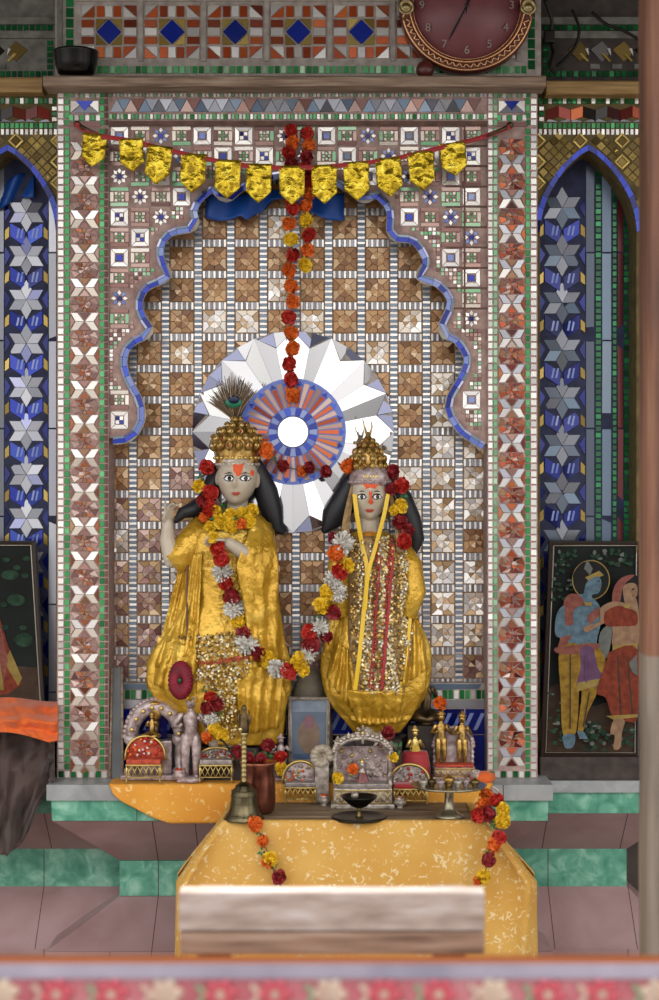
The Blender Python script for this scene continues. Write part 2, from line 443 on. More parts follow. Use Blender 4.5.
for i in range(19):
    for j in range(17):
        cx, cy = 119.5 + GX * i, 136 + GY * j
        if cx > 480: continue
        pr = 10
        if not all(inside((cx + a, cy + b), poly) for a in (-pr, pr) for b in (-pr, pr)) or near((cx, cy), archs, 13.5):
            # small irregular pieces fill the edge of the arch
            for a in (-8.2, -4.1, 0, 4.1, 8.2):
                for b in (-8.2, -4.1, 0, 4.1, 8.2):
                    q = (cx + a, cy + b)
                    if inside(q, poly) and not near(q, archs, 8.0) and 111 < q[0] < 485 and q[1] > 126:
                        mb.rect(q[0] - 1.8, q[0] + 1.8, q[1] - 1.8, q[1] + 1.8, AF, random.choice([MC3, MP1, MGL, MW]), tilt=.06)
            continue
        h = (i * 7 + j * 3) % 5
        if (i + j) % 2 == 0:
            if h in (0, 2, 3):
                o, n_ = 8.6, 4.6
                for a in range(4):
                    c_, s_ = [(1, 0), (0, 1), (-1, 0), (0, -1)][a]
                    tr = lambda u, v: (cx + u * c_ - v * s_, cy + u * s_ + v * c_)
                    mb.tile([tr(-o, -o), tr(o, -o), tr(n_, -n_), tr(-n_, -n_)], AF, MW, tilt=.05)
                if h == 2:
                    for a in (-2, 2):
                        for b in (-2, 2): mb.rect(cx + a - 1.8, cx + a + 1.8, cy + b - 1.8, cy + b + 1.8, AF, MBD if a * b > 0 else MW, inset=.0006)
                else: mb.rect(cx - 3.2, cx + 3.2, cy - 3.2, cy + 3.2, AF, random.choice([MBD, MB_, MBL, MBG]))
            else:
                for a in range(8):
                    t = a * PI / 4; u = Vector((math.cos(t), math.sin(t))); w = Vector((-u.y, u.x))
                    c0 = Vector((cx, cy))
                    mb.tile([c0 + u * 3, c0 + u * 5.5 + w * 2.2, c0 + u * 8.6, c0 + u * 5.5 - w * 2.2], AF, MW if a % 2 == 0 or h == 1 else MBL, inset=.0008)
                mb.rect(cx - 2.3, cx + 2.3, cy - 2.3, cy + 2.3, AF, MBD, inset=.0006)
        else:
            for (a, b, c_, d) in ((-9.4, 9.4, -9.4, -5.8), (-9.4, 9.4, 5.8, 9.4), (-9.4, -5.8, -5, 5), (5.8, 9.4, -5, 5)):
                mb.rect(cx + a, cx + b, cy + c_, cy + d, AF, random.choice([MC3, MP1, MP1, MP2, MGL]), tilt=.06)
            for a in range(4):
                t = a * PI / 2; u = Vector((math.cos(t), math.sin(t))); w = Vector((-u.y, u.x)); c0 = Vector((cx, cy))
                mb.tile([c0 + u * 1, c0 + u * 2.8 + w * 1.5, c0 + u * 4.6, c0 + u * 2.8 - w * 1.5], AF, MG if h < 3 else MGL, inset=.0006)
            for a in (-3.4, 3.4):
                for b in (-3.4, 3.4): mb.rect(cx + a - 1.4, cx + a + 1.4, cy + b - 1.4, cy + b + 1.4, AF, MP2, inset=.0006)
# thin brown laths framing the outer columns
for x in (464.5,):
    a = W(x - .9, 330, AF); b = W(x + .9, 124, AF); mb.box(a.x, b.x, AF - .005, AF, a.z, b.z, BRN)
for j in range(9):
    y = 146 + 20.3 * j
    a = W(446, y + .8, AF); b = W(487, y - .8, AF); mb.box(a.x, b.x, AF - .004, AF, a.z, b.z, BRN)
struct(mb, 'wall_front')
# blue glass border following the cusps
mb = MB()
L = archs
acc = 0.; seg = []
def off(i, d):
    a = Vector(L[max(i - 1, 0)]); b = Vector(L[min(i + 1, len(L) - 1)]); t = (b - a).normalized()
    return Vector(L[i]) + Vector((t.y, -t.x)) * d
rs = []
for i in range(len(L)):
    q = []
    for d, Y in ((-6.6, AF), (-6.6, AF - .008), (1.4, AF - .008), (1.4, AT + .01), (-2, AT + .01)):
        o_ = off(i, d); q.append(W(o_.x, o_.y, Y))
    rs.append(q)
mb.rings(rs, GRW, closed=True, caps=True, smooth=False)
k = 0; i = 0
while i < len(L) - 1:
    j = i; d = 0
    while j < len(L) - 1 and d < 8.5: d += (Vector(L[j + 1]) - Vector(L[j])).length; j += 1
    m = [MB_, MBL, MB_, MB_, MBL][(k * 3 + (k // 4)) % 5]
    # outer bead and inner bead of the border
    pts = [off(q, -5.8) for q in range(i, j + 1)] + [off(q, -1.4) for q in range(j, i - 1, -1)]
    P = [pts[0], pts[j - i], pts[j - i + 1], pts[-1]]
    mb.tile(P, AF - .008, m, inset=.0006, tilt=.06)
    P2 = [off(i, -1.0), off(j, -1.0), off(j, 1.2), off(i, 1.2)]
    mb.tile(P2, AF - .008, MV if k % 2 else MBG, inset=.0005)
    i = j; k += 1
struct(mb, 'trim_3')

# ---- pilasters
def arrow(mb, x0, x1, cy, h, Y, ma, mc):
    w = x1 - x0; H = h / 2
    mb.tile([(x0, cy - H), (x0 + w * .5, cy - H), (x1, cy), (x0 + w * .36, cy)], Y, ma, keep=(random.uniform(-.05, .05), .05))
    mb.tile([(x0, cy + H), (x0 + w * .5, cy + H), (x1, cy), (x0 + w * .36, cy)], Y, mc, keep=(random.uniform(-.05, .05), -.06))
def pilaster(name, xa, xb, beads, pa, pb, ys, foils, w1, w2):
    mb = MB()
    pxbox(mb, xa, xb, 88, 778, 0, .2, GR)
    for (x0, x1, m) in beads: vbeads(mb, x0, x1, 128, 770, 7.1, 0, m, gap=1.3, tilt=.05)
    for (x0, x1, m) in beads: vbeads(mb, x0, x1, 91, 126, 7.1, 0, m, gap=1.3, tilt=.05)
    xm = (pa + pb) / 2
    P = ys[1] - ys[0]
    for y in ys:
        if 134 < y < 772:
            arrow(mb, pa, xm - .4, y, P * .52, 0, w1, w2)
            arrow(mb, pb, xm + .4, y, P * .52, 0, w1, w2)
            for sg in (-1, 1):
                H = P * .26
                mb.tile([(xm, y + sg * 2), (xm - 5.5, y + sg * H), (xm + 5.5, y + sg * H)], 0, random.choice(foils), tilt=.1)
                e = pa if sg < 0 else pb
                mb.tile([(e, y - H * .75), (e, y + H * .75), (e + (-sg) * 4.2, y)], 0, random.choice(foils), inset=.0008)
        a, b = y + P * .28, y + P * .72
        if a > 128 and b < 772:
            cy = (a + b) / 2
            n = 10
            for q in range(n):
                t0, t1 = 2 * PI * q / n, 2 * PI * (q + 1) / n
                def edge(t):
                    c, s_ = math.cos(t), math.sin(t); k = min((pb - pa) / 2 / max(abs(c), 1e-6), (b - a) / 2 / max(abs(s_), 1e-6))
                    return (xm + c * k, cy + s_ * k)
                def mid(t): e = edge(t); return (xm + (e[0] - xm) * .45, cy + (e[1] - cy) * .45)
                mb.tile([mid(t0), edge(t0), edge(t1), mid(t1 - .35)], 0, foils[q % len(foils)], tilt=.14, inset=.001)
                mb.tile([(xm, cy), mid(t0), mid(t1)], 0, random.choice(foils), tilt=.12, inset=.0006)
    # capital: blue and white triangles between rows of beads
    hbeads(mb, pa - 2, pb + 2, 91, 98, 5, 0, [MGL, MW], gap=1)
    mb.tile([(pa, 101), (xm, 101), (pa, 113)], 0, MW); mb.tile([(pb, 101), (xm, 101), (pb, 113)], 0, MW)
    mb.tile([(pa + 5, 101), (pb - 5, 101), (xm, 111)], -.002, MB_); mb.tile([(pa, 113), (xm, 103), (pb, 113)], 0, MSD)
    hbeads(mb, pa - 2, pb + 2, 115, 121, 5, 0, [MG, MW], gap=1)
    mb.rect(pa - 2, pb + 2, 122, 127, 0, MC3)
    # foot: green and white beads
    hbeads(mb, xa + 1, xb - 1, 771, 777.5, 6, 0, [MGD, MW], gap=1)
    return struct(mb, name)
pilaster('trim_1', 57, 108.5, [(58, 63.8, MW), (64.6, 69.6, MG), (99.6, 104.4, MG), (105.2, 107.8, BRN)], 70.6, 98.8,
         [253 - 34 * 4 + 34.1 * k for k in range(21)], [MC3, MC1, MA2, MC3, MP1], MW, MP2)
pilaster('trim_2', 487.5, 537.5, [(488, 492.6, MW), (493.2, 497.4, MGL), (525.6, 529.8, MG), (530.6, 536.6, MW)], 498.6, 524.8,
         [199 - 34.8 * 3 + 34.85 * k for k in range(20)], [MC2, MR, MC1, MP1, MC2, MA2, MC3], MS, MW)

# ---- frieze below the beam
mb = MB()
pxbox(mb, 108.5, 487.5, 86, 125.5, -.002, .16, GR)
hbeads(mb, 109, 487, 91, 97, 3.7, -.002, [MGL, MW, MW], gap=.8)
for k in range(27):
    x = 110 + 14 * k
    if x + 14 > 487: break
    mb.tile([(x, 112), (x + 14, 112), (x + 7, 99.5)], -.002, [MSD, MP1, MBG, MSD][k % 4], tilt=.1)
    mb.tile([(x + 7, 99), (x + 21, 99), (x + 14, 111.5)], -.002, [MBG, MS, MSD, MC3][(k * 3) % 4], tilt=.1)
hbeads(mb, 109, 487, 114, 119.5, 3.7, -.002, [MGL, MG, MW], gap=.8)
pxbox(mb, 108.5, 487.5, 121, 125, -.008, 0, BRN)
struct(mb, 'trim_5')

# ---- frieze above the beam: a row of square rosettes
mb = MB()
FY = .0
pxbox(mb, 55, 541, -70, 84, FY, .16, GRW)
vbeads(mb, 66, 73.5, -66, 60, 10.5, FY, MGD); vbeads(mb, 528, 535, -66, 70, 10.5, FY, [MGD])
pxbox(mb, 57, 62, -66, 70, -.01, .01, GRY)
hbeads(mb, 78, 527, 66, 73.5, 6.3, FY, [MG, MG, MGL], gap=1.4)
for row in (0, -1):
    for k in range(7):
        cx, cy = 109 + 63.1 * k, 32 - 68 * (-row)
        if k < 7:
            pxbox(mb, cx + 29.2, cx + 33.8, cy - 31, cy + 29, -.006, .01, GRW)
        c0 = Vector((cx, cy))
        q = lambda a, b: (cx + a, cy + b)
        mb.tile([q(-12.5, 0), q(0, -12.5), q(12.5, 0), q(0, 12.5)], FY - .001, MB_, tilt=.03, h=.005)
        for sx in (-1, 1):
            for sy in (-1, 1):
                mb.tile([q(sx * 13, sy * 1.5), q(sx * 13, sy * 13), q(sx * 1.5, sy * 13)], FY, MY)
                mb.tile([q(sx * 14.5, sy * 14.5), q(sx * 27, sy * 14.5), q(sx * 14.5, sy * 26)], FY, MO if sx * sy > 0 else MW)
                mb.tile([q(sx * 27.5, sy * 15), q(sx * 27.5, sy * 26.5), q(sx * 15, sy * 26.5)], FY, MW if sx * sy > 0 else MC2)
        for sg in (-1, 1):
            for n_, m in ((-8.4, MO), (0, MW), (8.4, MO)):
                mb.rect(cx + n_ - 3.7, cx + n_ + 3.7, *sorted((cy + sg * 15, cy + sg * 26)), FY, m)
                mb.rect(*sorted((cx + sg * 15, cx + sg * 27.5)), cy + n_ - 3.7, cy + n_ + 3.7, FY, m if m is MW else MC2)
    pxbox(mb, 76, 527, cy - 36, cy - 31, -.006, .01, GRW)
struct(mb, 'trim_6')

# ---- side bays: pointed arch faces, shallow recesses, star panels
def star_panel(mb, x0, x1, y0, y1, Y, y_first, pitch, SM, BM):
    xm = (x0 + x1) / 2; w = x1 - x0; r = w / 43 * 11.6
    ins = lambda P: all(x0 - 1 <= p[0] <= x1 + 1 and y0 <= p[1] <= y1 for p in P)
    y = y_first
    while y < y1 + pitch:
        for k in range(6):
            th = PI / 2 + k * PI / 3
            p = [(xm, y)] + [(xm + q * r * math.cos(t), y - q * r * math.sin(t)) for t, q in ((th - PI / 6, 1), (th, 3 ** .5), (th + PI / 6, 1))]
            if ins(p): mb.tile(p, Y, SM[(k + int(y)) % len(SM)], tilt=.13, inset=.0012)
        ym = y + pitch / 2
        for sg in (-1, 1):
            a = xm + sg * 1; b = xm + sg * w * .38
            P = [(a, ym - 2.5), (b, ym - pitch * .26), (b, ym + pitch * .05), (a + sg * 1, ym + pitch * .26)]
            if ins(P):
                mb.tile(P, Y, BM, tilt=.08)
                for d in (.3, .55):
                    u = a + (b - a) * d; mb.tile([(u - 1, ym + 4), (u + 1, ym + 4), (u + 3, ym - 6), (u + 1, ym - 6)], Y - .0035, MBL, inset=.0004, h=.001)
            P = [(xm + sg * w * .4, ym - 8), (xm + sg * w * .5, ym - 4), (xm + sg * w * .5, ym + 6), (xm + sg * w * .4, ym + 3)]
            if ins(P): mb.tile(P, Y, MY, tilt=.1)
            P = [(xm + sg * w * .36, y - 1), (xm + sg * w * .5, y - 10), (xm + sg * w * .5, y + 10)]
            if ins(P): mb.tile(P, Y, MBD, tilt=.08)
        y += pitch
GRO = nmat('olive_grout', [(.3, '4A3E20'), (.7, '6E5E34')], 30, .8)
MST = tmat('shaded_mirror', ['3E4450', '565E6C', '48505C', '6A7280'], .2, .5)  # darker mirror tone that carries the shade of the right bay
NAVY = nmat('navy_grout', [(.3, '161A34'), (.7, '2A3056')], 30, .7)
def bay(name, sx, star, strips, y_first, xo0, xo1, xin, inner):
    mb = MB()
    F = .10; B = .23
    m_ = (lambda x: x) if sx > 0 else (lambda x: 596 - x)
    half = [(588, 151), (600, 159), (611, 170), (621, 184), (629, 199), (634, 215), (636.5, 232)]
    hl = [(1176 - x + .5, y) for x, y in half]
    arc = catmull(list(reversed(hl)) + half[1:], 3)
    arc = [(m_(x), y) for x, y in arc]
    opening = [(m_(540), 786)] + arc + [(m_(636.5), 786)]
    face = [(m_(531), 786), (m_(531), 84), (m_(720), 84), (m_(720), 786)] + [opening[-1]] + list(reversed(opening[:-1]))
    mb.prism([((p[0] - CX) * S(F), EYE - (p[1] - CY) * S(F)) for p in face], F, B + .02, GRO)
    # recess back
    a = W(xo0, 800, B); b = W(xo1, 84, B); mb.box(a.x, b.x, B, B + .05, a.z, b.z, NAVY)
    star_panel(mb, star[0], star[1], 165, 780, B, y_first, 43.7 if sx < 0 else 47.5, [MS, MSD, MS, MS, MV, MS] if sx < 0 else [MSD, MST, MBG, MSD, MST], MBD if sx > 0 else MB_)  # right bay gets darker glass: its dimness is put into the colour
    for (x0, x1, m, kind) in strips:
        if kind == 'b': vbeads(mb, x0, x1, 165, 780, 6.2, B, m, gap=1.2)
        elif kind == 'd':
            vbeads(mb, x0, x1, 165, 780, 12, B, m, gap=2)
        else: vbeads(mb, x0, x1, 165, 780, 90, B, m, gap=1)
    # blue border of the pointed arch
    n = len(arc)
    for i in range(0, n - 2, 2):
        c = Vector((m_(588), 235))
        def push(p, d): v = (Vector(p) - c).normalized(); return tuple(Vector(p) + v * d)
        mb.tile([push(arc[i], .5), push(arc[i + 2], .5), push(arc[i + 2], 6.2), push(arc[i], 6.2)], F - .003, MB_ if (i // 2) % 3 else MBD, inset=.0005)
    # gold lattice spandrels
    for i in range(-3, 14):
        for j in range(0, 14):
            cx, cy = m_(538 + 10.5 * i), 141 + 10.5 * j
            if (i + j) % 2: continue
            r = 5.2
            if inside((cx, cy), opening) or near((cx, cy), arc, 9.5) or cy > 232 or not (533 < m_(cx) < 716) : continue
            if (i % 4 == 0 and j % 2 == 0):
                for a in range(4):
                    t = a * PI / 2; u = Vector((math.cos(t), math.sin(t))); w = Vector((-u.y, u.x)); c0 = Vector((cx, cy))
                    mb.tile([c0 + u * 8, c0 + w * 8, c0 + w * 5.4, c0 + u * 5.4], F - .001, MY, inset=.0006, h=.004)
                mb.tile([(cx - 5, cy), (cx, cy - 5), (cx + 5, cy), (cx, cy + 5)], F, MOL, tilt=.1)
            else:
                for a, b in ((-5.2, 0), (5.2, 0), (0, -5.2), (0, 5.2)):
                    mb.tile([(cx + a - 4.7, cy + b), (cx + a, cy + b - 4.7), (cx + a + 4.7, cy + b), (cx + a, cy + b + 4.7)], F, MOL, tilt=.12, inset=.0008)
                for a, b in ((r, 0), (0, r)):
                    mb.tile([(cx + a - 2, cy + b), (cx + a, cy + b - 2), (cx + a + 2, cy + b), (cx + a, cy + b + 2)], F, MY if R() < .4 else MOL, tilt=.12, inset=.0005)
    # banded frieze over the arch
    e0, e1 = sorted((m_(538), m_(716)))
    hbeads(mb, e0, e1, 98, 104, 4.8, F, [MGD, MGD, MW], gap=1)
    hbeads(mb, e0, e1, 123, 128.5, 4.8, F, [MGD, MG], gap=1)
    hbeads(mb, e0, e1, 129, 135, 4.8, F, [MW], gap=1.6)
    vbeads(mb, *sorted((m_(539), m_(544))), 106, 122, 5, F, [MW, MGD])
    for k in range(14):
        x = m_(546 + 12.3 * k); d = 12.3 * (1 if sx > 0 else -1)
        s1 = -1 if k % 2 else 1
        mb.tile([(x, 108 + 2 * s1), (x + d, 108 - 2 * s1), (x + d, 119 - 2 * s1), (x, 119 + 2 * s1)], F, [MR, MK, MR, MK, MC2][(k * 2) % 5], tilt=.08)
        mb.tile([(x, 122), (x + d, 122), (x + d * (.2 if s1 > 0 else .8), 119)], F, MSD, inset=.0006)
    struct(mb, name)
bay('wall_right', 1, (539, 585), [(586, 594, MST, 's'), (595.5, 601, MGD, 'b'), (602, 611, MBG, 's'), (612.5, 616.5, MGD, 'b'), (617.5, 623, MR, 's'),
    (624, 630, MGD, 'b'), (631, 637, MR, 'd'), (637.5, 641, MSD, 's')], 208, 530, 700, None, None)
bay('wall_left', -1, (5, 48), [(49, 58, MS, 's'), (59, 66, MGD, 'b'), (-4, 4, MSD, 's'), (-12, -5, MGD, 'b')], 212.5, -60, 70, None, None)
# dim friezes over the side bays
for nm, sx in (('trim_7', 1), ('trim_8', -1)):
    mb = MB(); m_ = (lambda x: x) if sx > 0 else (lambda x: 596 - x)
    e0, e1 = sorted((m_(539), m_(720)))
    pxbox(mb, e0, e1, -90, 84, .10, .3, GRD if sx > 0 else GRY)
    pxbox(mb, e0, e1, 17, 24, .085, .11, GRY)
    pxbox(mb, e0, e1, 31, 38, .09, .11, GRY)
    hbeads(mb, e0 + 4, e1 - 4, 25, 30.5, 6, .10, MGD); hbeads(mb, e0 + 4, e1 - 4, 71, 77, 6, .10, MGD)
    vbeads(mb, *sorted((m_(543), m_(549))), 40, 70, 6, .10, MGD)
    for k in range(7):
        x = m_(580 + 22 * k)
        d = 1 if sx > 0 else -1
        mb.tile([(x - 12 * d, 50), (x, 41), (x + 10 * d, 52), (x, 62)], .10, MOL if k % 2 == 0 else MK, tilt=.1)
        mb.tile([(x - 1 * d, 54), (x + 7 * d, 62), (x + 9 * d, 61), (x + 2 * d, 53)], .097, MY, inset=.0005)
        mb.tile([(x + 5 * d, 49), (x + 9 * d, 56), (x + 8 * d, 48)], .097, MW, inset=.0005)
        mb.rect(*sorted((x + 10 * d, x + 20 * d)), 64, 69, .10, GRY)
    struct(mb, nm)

# ================================================================== wooden beams
def beam(name, label, x0, x1, y0, y1, Y, Y2, m):
    mb = MB(); a = W(x0, y1, Y); b = W(x1, y0, Y)
    n = 28; rs = []
    for i in range(n + 1):
        x = a.x + (b.x - a.x) * i / n
        w = lambda s_: .0025 * noise.noise(Vector((x * 7, s_, 3)))
        rs.append([Vector((x, Y + .004 + w(1), a.z + w(2))), Vector((x, Y + w(3), a.z + .006 + w(4))), Vector((x, Y + w(3), b.z - .005 + w(5) * .4)), Vector((x, Y + .004, b.z)),
                   Vector((x, Y2, b.z)), Vector((x, Y2, a.z))])
    mb.rings(rs, m, smooth=False)
    return tag(mb.build(name), label, 'beam')
beam('wooden_beam', 'long weathered brown wooden beam carrying the clock above the niche', 43, 546, 75.5, 86, -.095, 0, WOOD)
beam('wooden_beam', 'short yellowish wooden beam at the left edge beyond the black bowl', -70, 42, 77, 92, .05, .10, WOODY)
beam('wooden_beam', 'short yellowish brown beam between the clock side and the tall post', 546.5, 720, 80.5, 94, .04, .10, WOODY)
# ================================================================== plinths
def plinth(name, label, x0, x1, zs, y0, depth, yback, joints):
    """moulded plinth: slab, green band, sloping pink course, green waist, splayed pink foot"""
    root = thing(name, label, 'plinth', ((x0 + x1) / 2, (y0 + yback) / 2, 0))
    zt, z1, z2, z3, z4, z5 = zs
    def course(nm, m, za, ia, zb, ib, jts, lift=0):
        mb = MB()
        ring = lambda z, i: [Vector((x0 + i, y0 + i, z)), Vector((x1 - i, y0 + i, z)), Vector((x1 - i, yback, z)), Vector((x0 + i, yback, z))]
        mb.rings([ring(zb, ib), ring(za, ia)], m, smooth=False)
        for t in jts:   # joints between tiles
            xa = xb = W(t, 0, y0 + d * .5).x
            if xa < x0 + max(ia, ib) or xa > x1 - max(ia, ib): continue
            e = .0012; n_ = .0006
            mb.add([(xb - e, y0 + ib - n_, zb), (xb + e, y0 + ib - n_, zb), (xa + e, y0 + ia - n_, za), (xa - e, y0 + ia - n_, za)], [(0, 1, 2, 3)], JOINT)
        return mb.build(nm, root)
    d = depth
    course('slab', GREYS, zt, 0, z1, 0, joints[0])
    course('green_band', GREENT, z1, .012, z2, .014, joints[0])
    course('upper_course', PINKT, z2 - .0015, .016, z3 + .0015, d, joints[1])
    course('waist_band', GREENT, z3, d, z4, d, joints[1])
    course('splayed_course', PINKT, z4 - .0015, d, z5, .0, joints[1])
    course('foot', PINKT, z5 - .001, .0, 0, 0, joints[1])
    return root
SZ = .566   # top of the altar slab
plinth('altar_plinth', 'central moulded plinth of pink and green tiles under the statues', W(46.5, 0, -.12).x, W(553, 0, -.12).x,
       (SZ, .520, .458, .303, .196, .078), -.12, .19, .135, ([140, 240, 340, 440, 500], [114, 155, 197, 239, 281, 323, 365, 407, 449, 491]))
def side_base(name, xin, xout, zs, y0, depth, yback, xj):
    """masonry base of a side bay: same mouldings, running in under the overhang of the altar plinth"""
    mb = MB(); zt, z1, z2, z3, z4, z5 = zs; sg = 1 if xout > xin else -1
    def course(m, za, ia, zb, ib, jts):
        def ring(z, i): 
            a, b = (xin - sg * i * 1.5, xout - sg * i); a, b = min(a, b), max(a, b)
            return [Vector((a, y0 + i, z)), Vector((b, y0 + i, z)), Vector((b, yback, z)), Vector((a, yback, z))]
        mb.rings([ring(zb, ib), ring(za, ia)], m, smooth=False)
        for px in jts:
            xa = W(px, 0, y0 + ia).x; e = .0012
            mb.add([(xa - e, y0 + ib - .0006, zb), (xa + e, y0 + ib - .0006, zb), (xa + e, y0 + ia - .0006, za), (xa - e, y0 + ia - .0006, za)], [(0, 1, 2, 3)], JOINT)
    d = depth
    course(GREYS, zt, 0, z1, 0, []); course(GREENT, z1, .012, z2, .014, []); course(PINKT, z2, .016, z3, d, xj)
    course(GREENT, z3, d, z4, d, xj); course(PINKT, z4, d, z5, 0, xj); course(PINKT, z5, 0, 0, 0, xj)
    o = mb.build(name); o['kind'] = 'structure'
SIDE = (.552, .517, .452, .314, .197, .045)
side_base('baseboard_left', W(46.5, 0, -.12).x - .001, -1.6, SIDE, .03, .16, .5, [44, -20])
side_base('baseboard_right', W(553, 0, -.12).x + .001, 1.085, SIDE, .03, .16, .5, [548, 628])
# ================================================================== sunburst mirror
MC = W(293, 432, BK)
root = thing('sunburst_mirror', 'large round faceted mirror rosette with copper rays behind the statues', 'mirror', (MC.x, BK - .004, MC.z))
def pol(r, t): return (293 + r * math.cos(t), 432 - r * math.sin(t))
mb = MB()
n = 16
rim = [pol(101, 2 * PI * (k + .5) / n) for k in range(n)]
mb.prism([((p[0] - CX) * S(BK), EYE - (p[1] - CY) * S(BK)) for p in reversed(rim)], BK - .022, BK - .004, GRW)
mb.build('backing', root)
MK1 = mat('mirror_facet', 'F2F1EE', .05, .9); MK2 = mat('mirror_facet_grey', 'B0AEB0', .07, .9); MK3 = mat('mirror_facet_violet', '6C6E82', .08, .9)
mb = MB()
for k in range(n):
    t = 2 * PI * k / n
    tip = pol(101, t); a = pol(85, t + PI / n); b = pol(85, t - PI / n); c = pol(50, t)
    a2 = pol(52, t + PI / n); b2 = pol(52, t - PI / n)
    # folded kite: two halves lean about the spine
    sp = [tip, c]
    rad = random.uniform(-.05, .05)
    gx, gz = random.uniform(-.085, .085), random.uniform(-.085, .085); fo = random.uniform(.005, .035)
    for side, pp in ((1, [tip, a, a2, c]), (-1, [tip, c, b2, b])):
        ang = t + side * PI / 2
        k_ = fo
        mb.tile(pp, BK - .022, MK1 if R() < .5 else MK2, h=.006, inset=.0008, keep=(k_ * math.cos(ang) + gx, k_ * math.sin(ang) + gz))
mb.build('star_petals', root)
mb = MB()
for k in range(n):
    t = 2 * PI * (k + .5) / n
    mb.tile([pol(101, t - PI / n), pol(85.6, t), pol(101, t)], BK - .021, random.choice([MK3, MK3, MK3, MK2]), h=.003, inset=.0008, tilt=.2)
    mb.tile([pol(101, t + PI / n), pol(85.6, t), pol(101, t)], BK - .021, random.choice([MK3, MK2, MK3]), h=.003, inset=.0008, tilt=.2)
mb.build('rim_facets', root)
mb = MB()
a = [pol(53, 2 * PI * k / 48) for k in range(48)]
mb.prism([((p[0] - CX) * S(BK), EYE - (p[1] - CY) * S(BK)) for p in reversed(a)], BK - .036, BK - .022, MBL)
for k in range(44):
    t = 2 * PI * k / 44; dt = 2 * PI / 44 * .5
    m = MO if k % 2 == 0 else MP1
    mb.tile([pol(25, t - dt * .75), pol(25, t + dt * .75), pol(46 + (k % 2) * 4, t + dt * .75), pol(46 + (k % 2) * 4, t - dt * .75)], BK - .036, m, inset=.0006, tilt=.1)
    if k % 2 == 0: mb.tile([pol(47, t - dt), pol(47, t + dt), pol(52, t)], BK - .036, MB_, inset=.0005)
mb.build('copper_rays', root)
mb = MB()
for k in range(24):
    t = 2 * PI * k / 24; dt = 2 * PI / 24 * .47
    mb.tile([pol(16.5, t - dt), pol(16.5, t + dt), pol(24.5, t + dt), pol(24.5, t - dt)], BK - .037, MB_ if k % 2 else MBL, inset=.0006)
mb.build('blue_ring', root)
mb = MB()
a = [pol(16, 2 * PI * k / 32) for k in range(32)]
mb.tile(a, BK - .036, MK1, h=.008, inset=.003, keep=(0, 0))
mb.build('centre_mirror', root)

# ================================================================== clock on the beam
K = W(467, 5, -.055)
s_ = S(-.055)
root = thing('wall_clock', 'round maroon clock with copper rim standing on the wooden beam', 'clock', (K.x, -.055, W(0, 75, -.1).z))
CLM = nmat('maroon_clock_body', [(.3, '4E1E1A'), (.7, '6A302A')], 12, .35)
DIAL = nmat('maroon_dial', [(.35, '6A3438'), (.65, '7E464A')], 8, .4)
CUP = mat('polished_copper_trim', 'D09A6E', .25, .75); CUPD = mat('dark_copper_trim', '7A4A30', .3, .8)
FRONT = Matrix.Rotation(PI / 2, 3, 'X')       # local z towards the viewer
R1 = 67.5 * s_
kc = (K.x, -.03, K.z)
mb = MB()
mb.lathe([(.001, -.025), (R1 * .93, -.025), (R1, -.012), (R1, .016), (R1 * .965, .026), (R1 * .82, .026), (R1 * .80, .018), (.001, .018)], kc, CLM, 72, FRONT)
mb.build('case', root)
mb = MB(); mb.lathe([(.001, .018), (R1 * .795, .018), (R1 * .795, .020), (.001, .0205)], kc, DIAL, 72, FRONT); mb.build('dial', root)
mb = MB()
cp = lambda r, a, z: Vector((K.x + r * math.cos(a), -.03 - z, K.z + r * math.sin(a)))
mb.tube([cp(R1 * .80, 2 * PI * k / 64, .022) for k in range(65)], .0022, CUP, 6)
mb.build('dial_ring', root)
for q in range(2):
    a0 = -PI + .2 + q * PI; a1 = a0 + PI - .4
    mb = MB()
    N = 52
    ar = [a0 + (a1 - a0) * k / N for k in range(N + 1)]
    mb.tube([cp(R1 * .965, a, .027) for a in ar] + [cp(R1 * (.90 + .065 * math.cos(u)), a1 + .07 * math.sin(u), .027) for u in (.6, 1.2, 1.8, 2.4)]
            + [cp(R1 * .845, a, .027) for a in reversed(ar)] + [cp(R1 * (.90 - .065 * math.cos(u)), a0 - .07 * math.sin(u), .027) for u in (.6, 1.2, 1.8, 2.4)] + [cp(R1 * .965, a0, .027)], .0042, CUP, 8)
    mb.tube([cp(R1 * (.905 + .028 * math.sin(k * 1.55)), a0 + (a1 - a0) * k / 96, .029) for k in range(1, 96)], .0034, CUP, 6)
    for k in range(15): mb.ell(cp(R1 * .905, a0 + .1 + (a1 - a0 - .2) * k / 14, .028), .0045, CUPD, 8)
    mb.build('rim_ornament', root)
for q in range(2):
    c = cp(R1 * .905, q * PI - .04 * (1 - 2 * q), .026)
    mb = MB()
    mb.lathe([(.001, 0), (.024, 0), (.024, .006), (.018, .009), (.017, .005), (.011, .005), (.010, .010), (.001, .012)], c, mat('brass_boss', 'A89468', .3, .8) if q == 0 else bpy.data.materials['brass_boss'], 24, FRONT)
    mb.build('boss', root)
NUM = mat('silver_numerals', '9C8A84', .35, .5)
for h in range(1, 13):
    cu = bpy.data.curves.new('numeral', 'FONT'); cu.body = str(h); cu.size = .034; cu.align_x = 'CENTER'; cu.align_y = 'CENTER'; cu.extrude = .0012
    o = bpy.data.objects.new('numeral', cu); C.objects.link(o)
    dg = bpy.context.evaluated_depsgraph_get()
    me = bpy.data.meshes.new_from_object(o.evaluated_get(dg)); bpy.data.objects.remove(o)
    me.materials.clear(); me.materials.append(NUM)
    a = PI / 2 - h * PI / 6
    p = cp(R1 * .665, a, .022)
    me.transform(Matrix.Translation(p - root.location) @ Matrix.Rotation(PI / 2, 4, 'X'))
    o = bpy.data.objects.new('numeral', me); C.objects.link(o); o.parent = root
mb = MB()
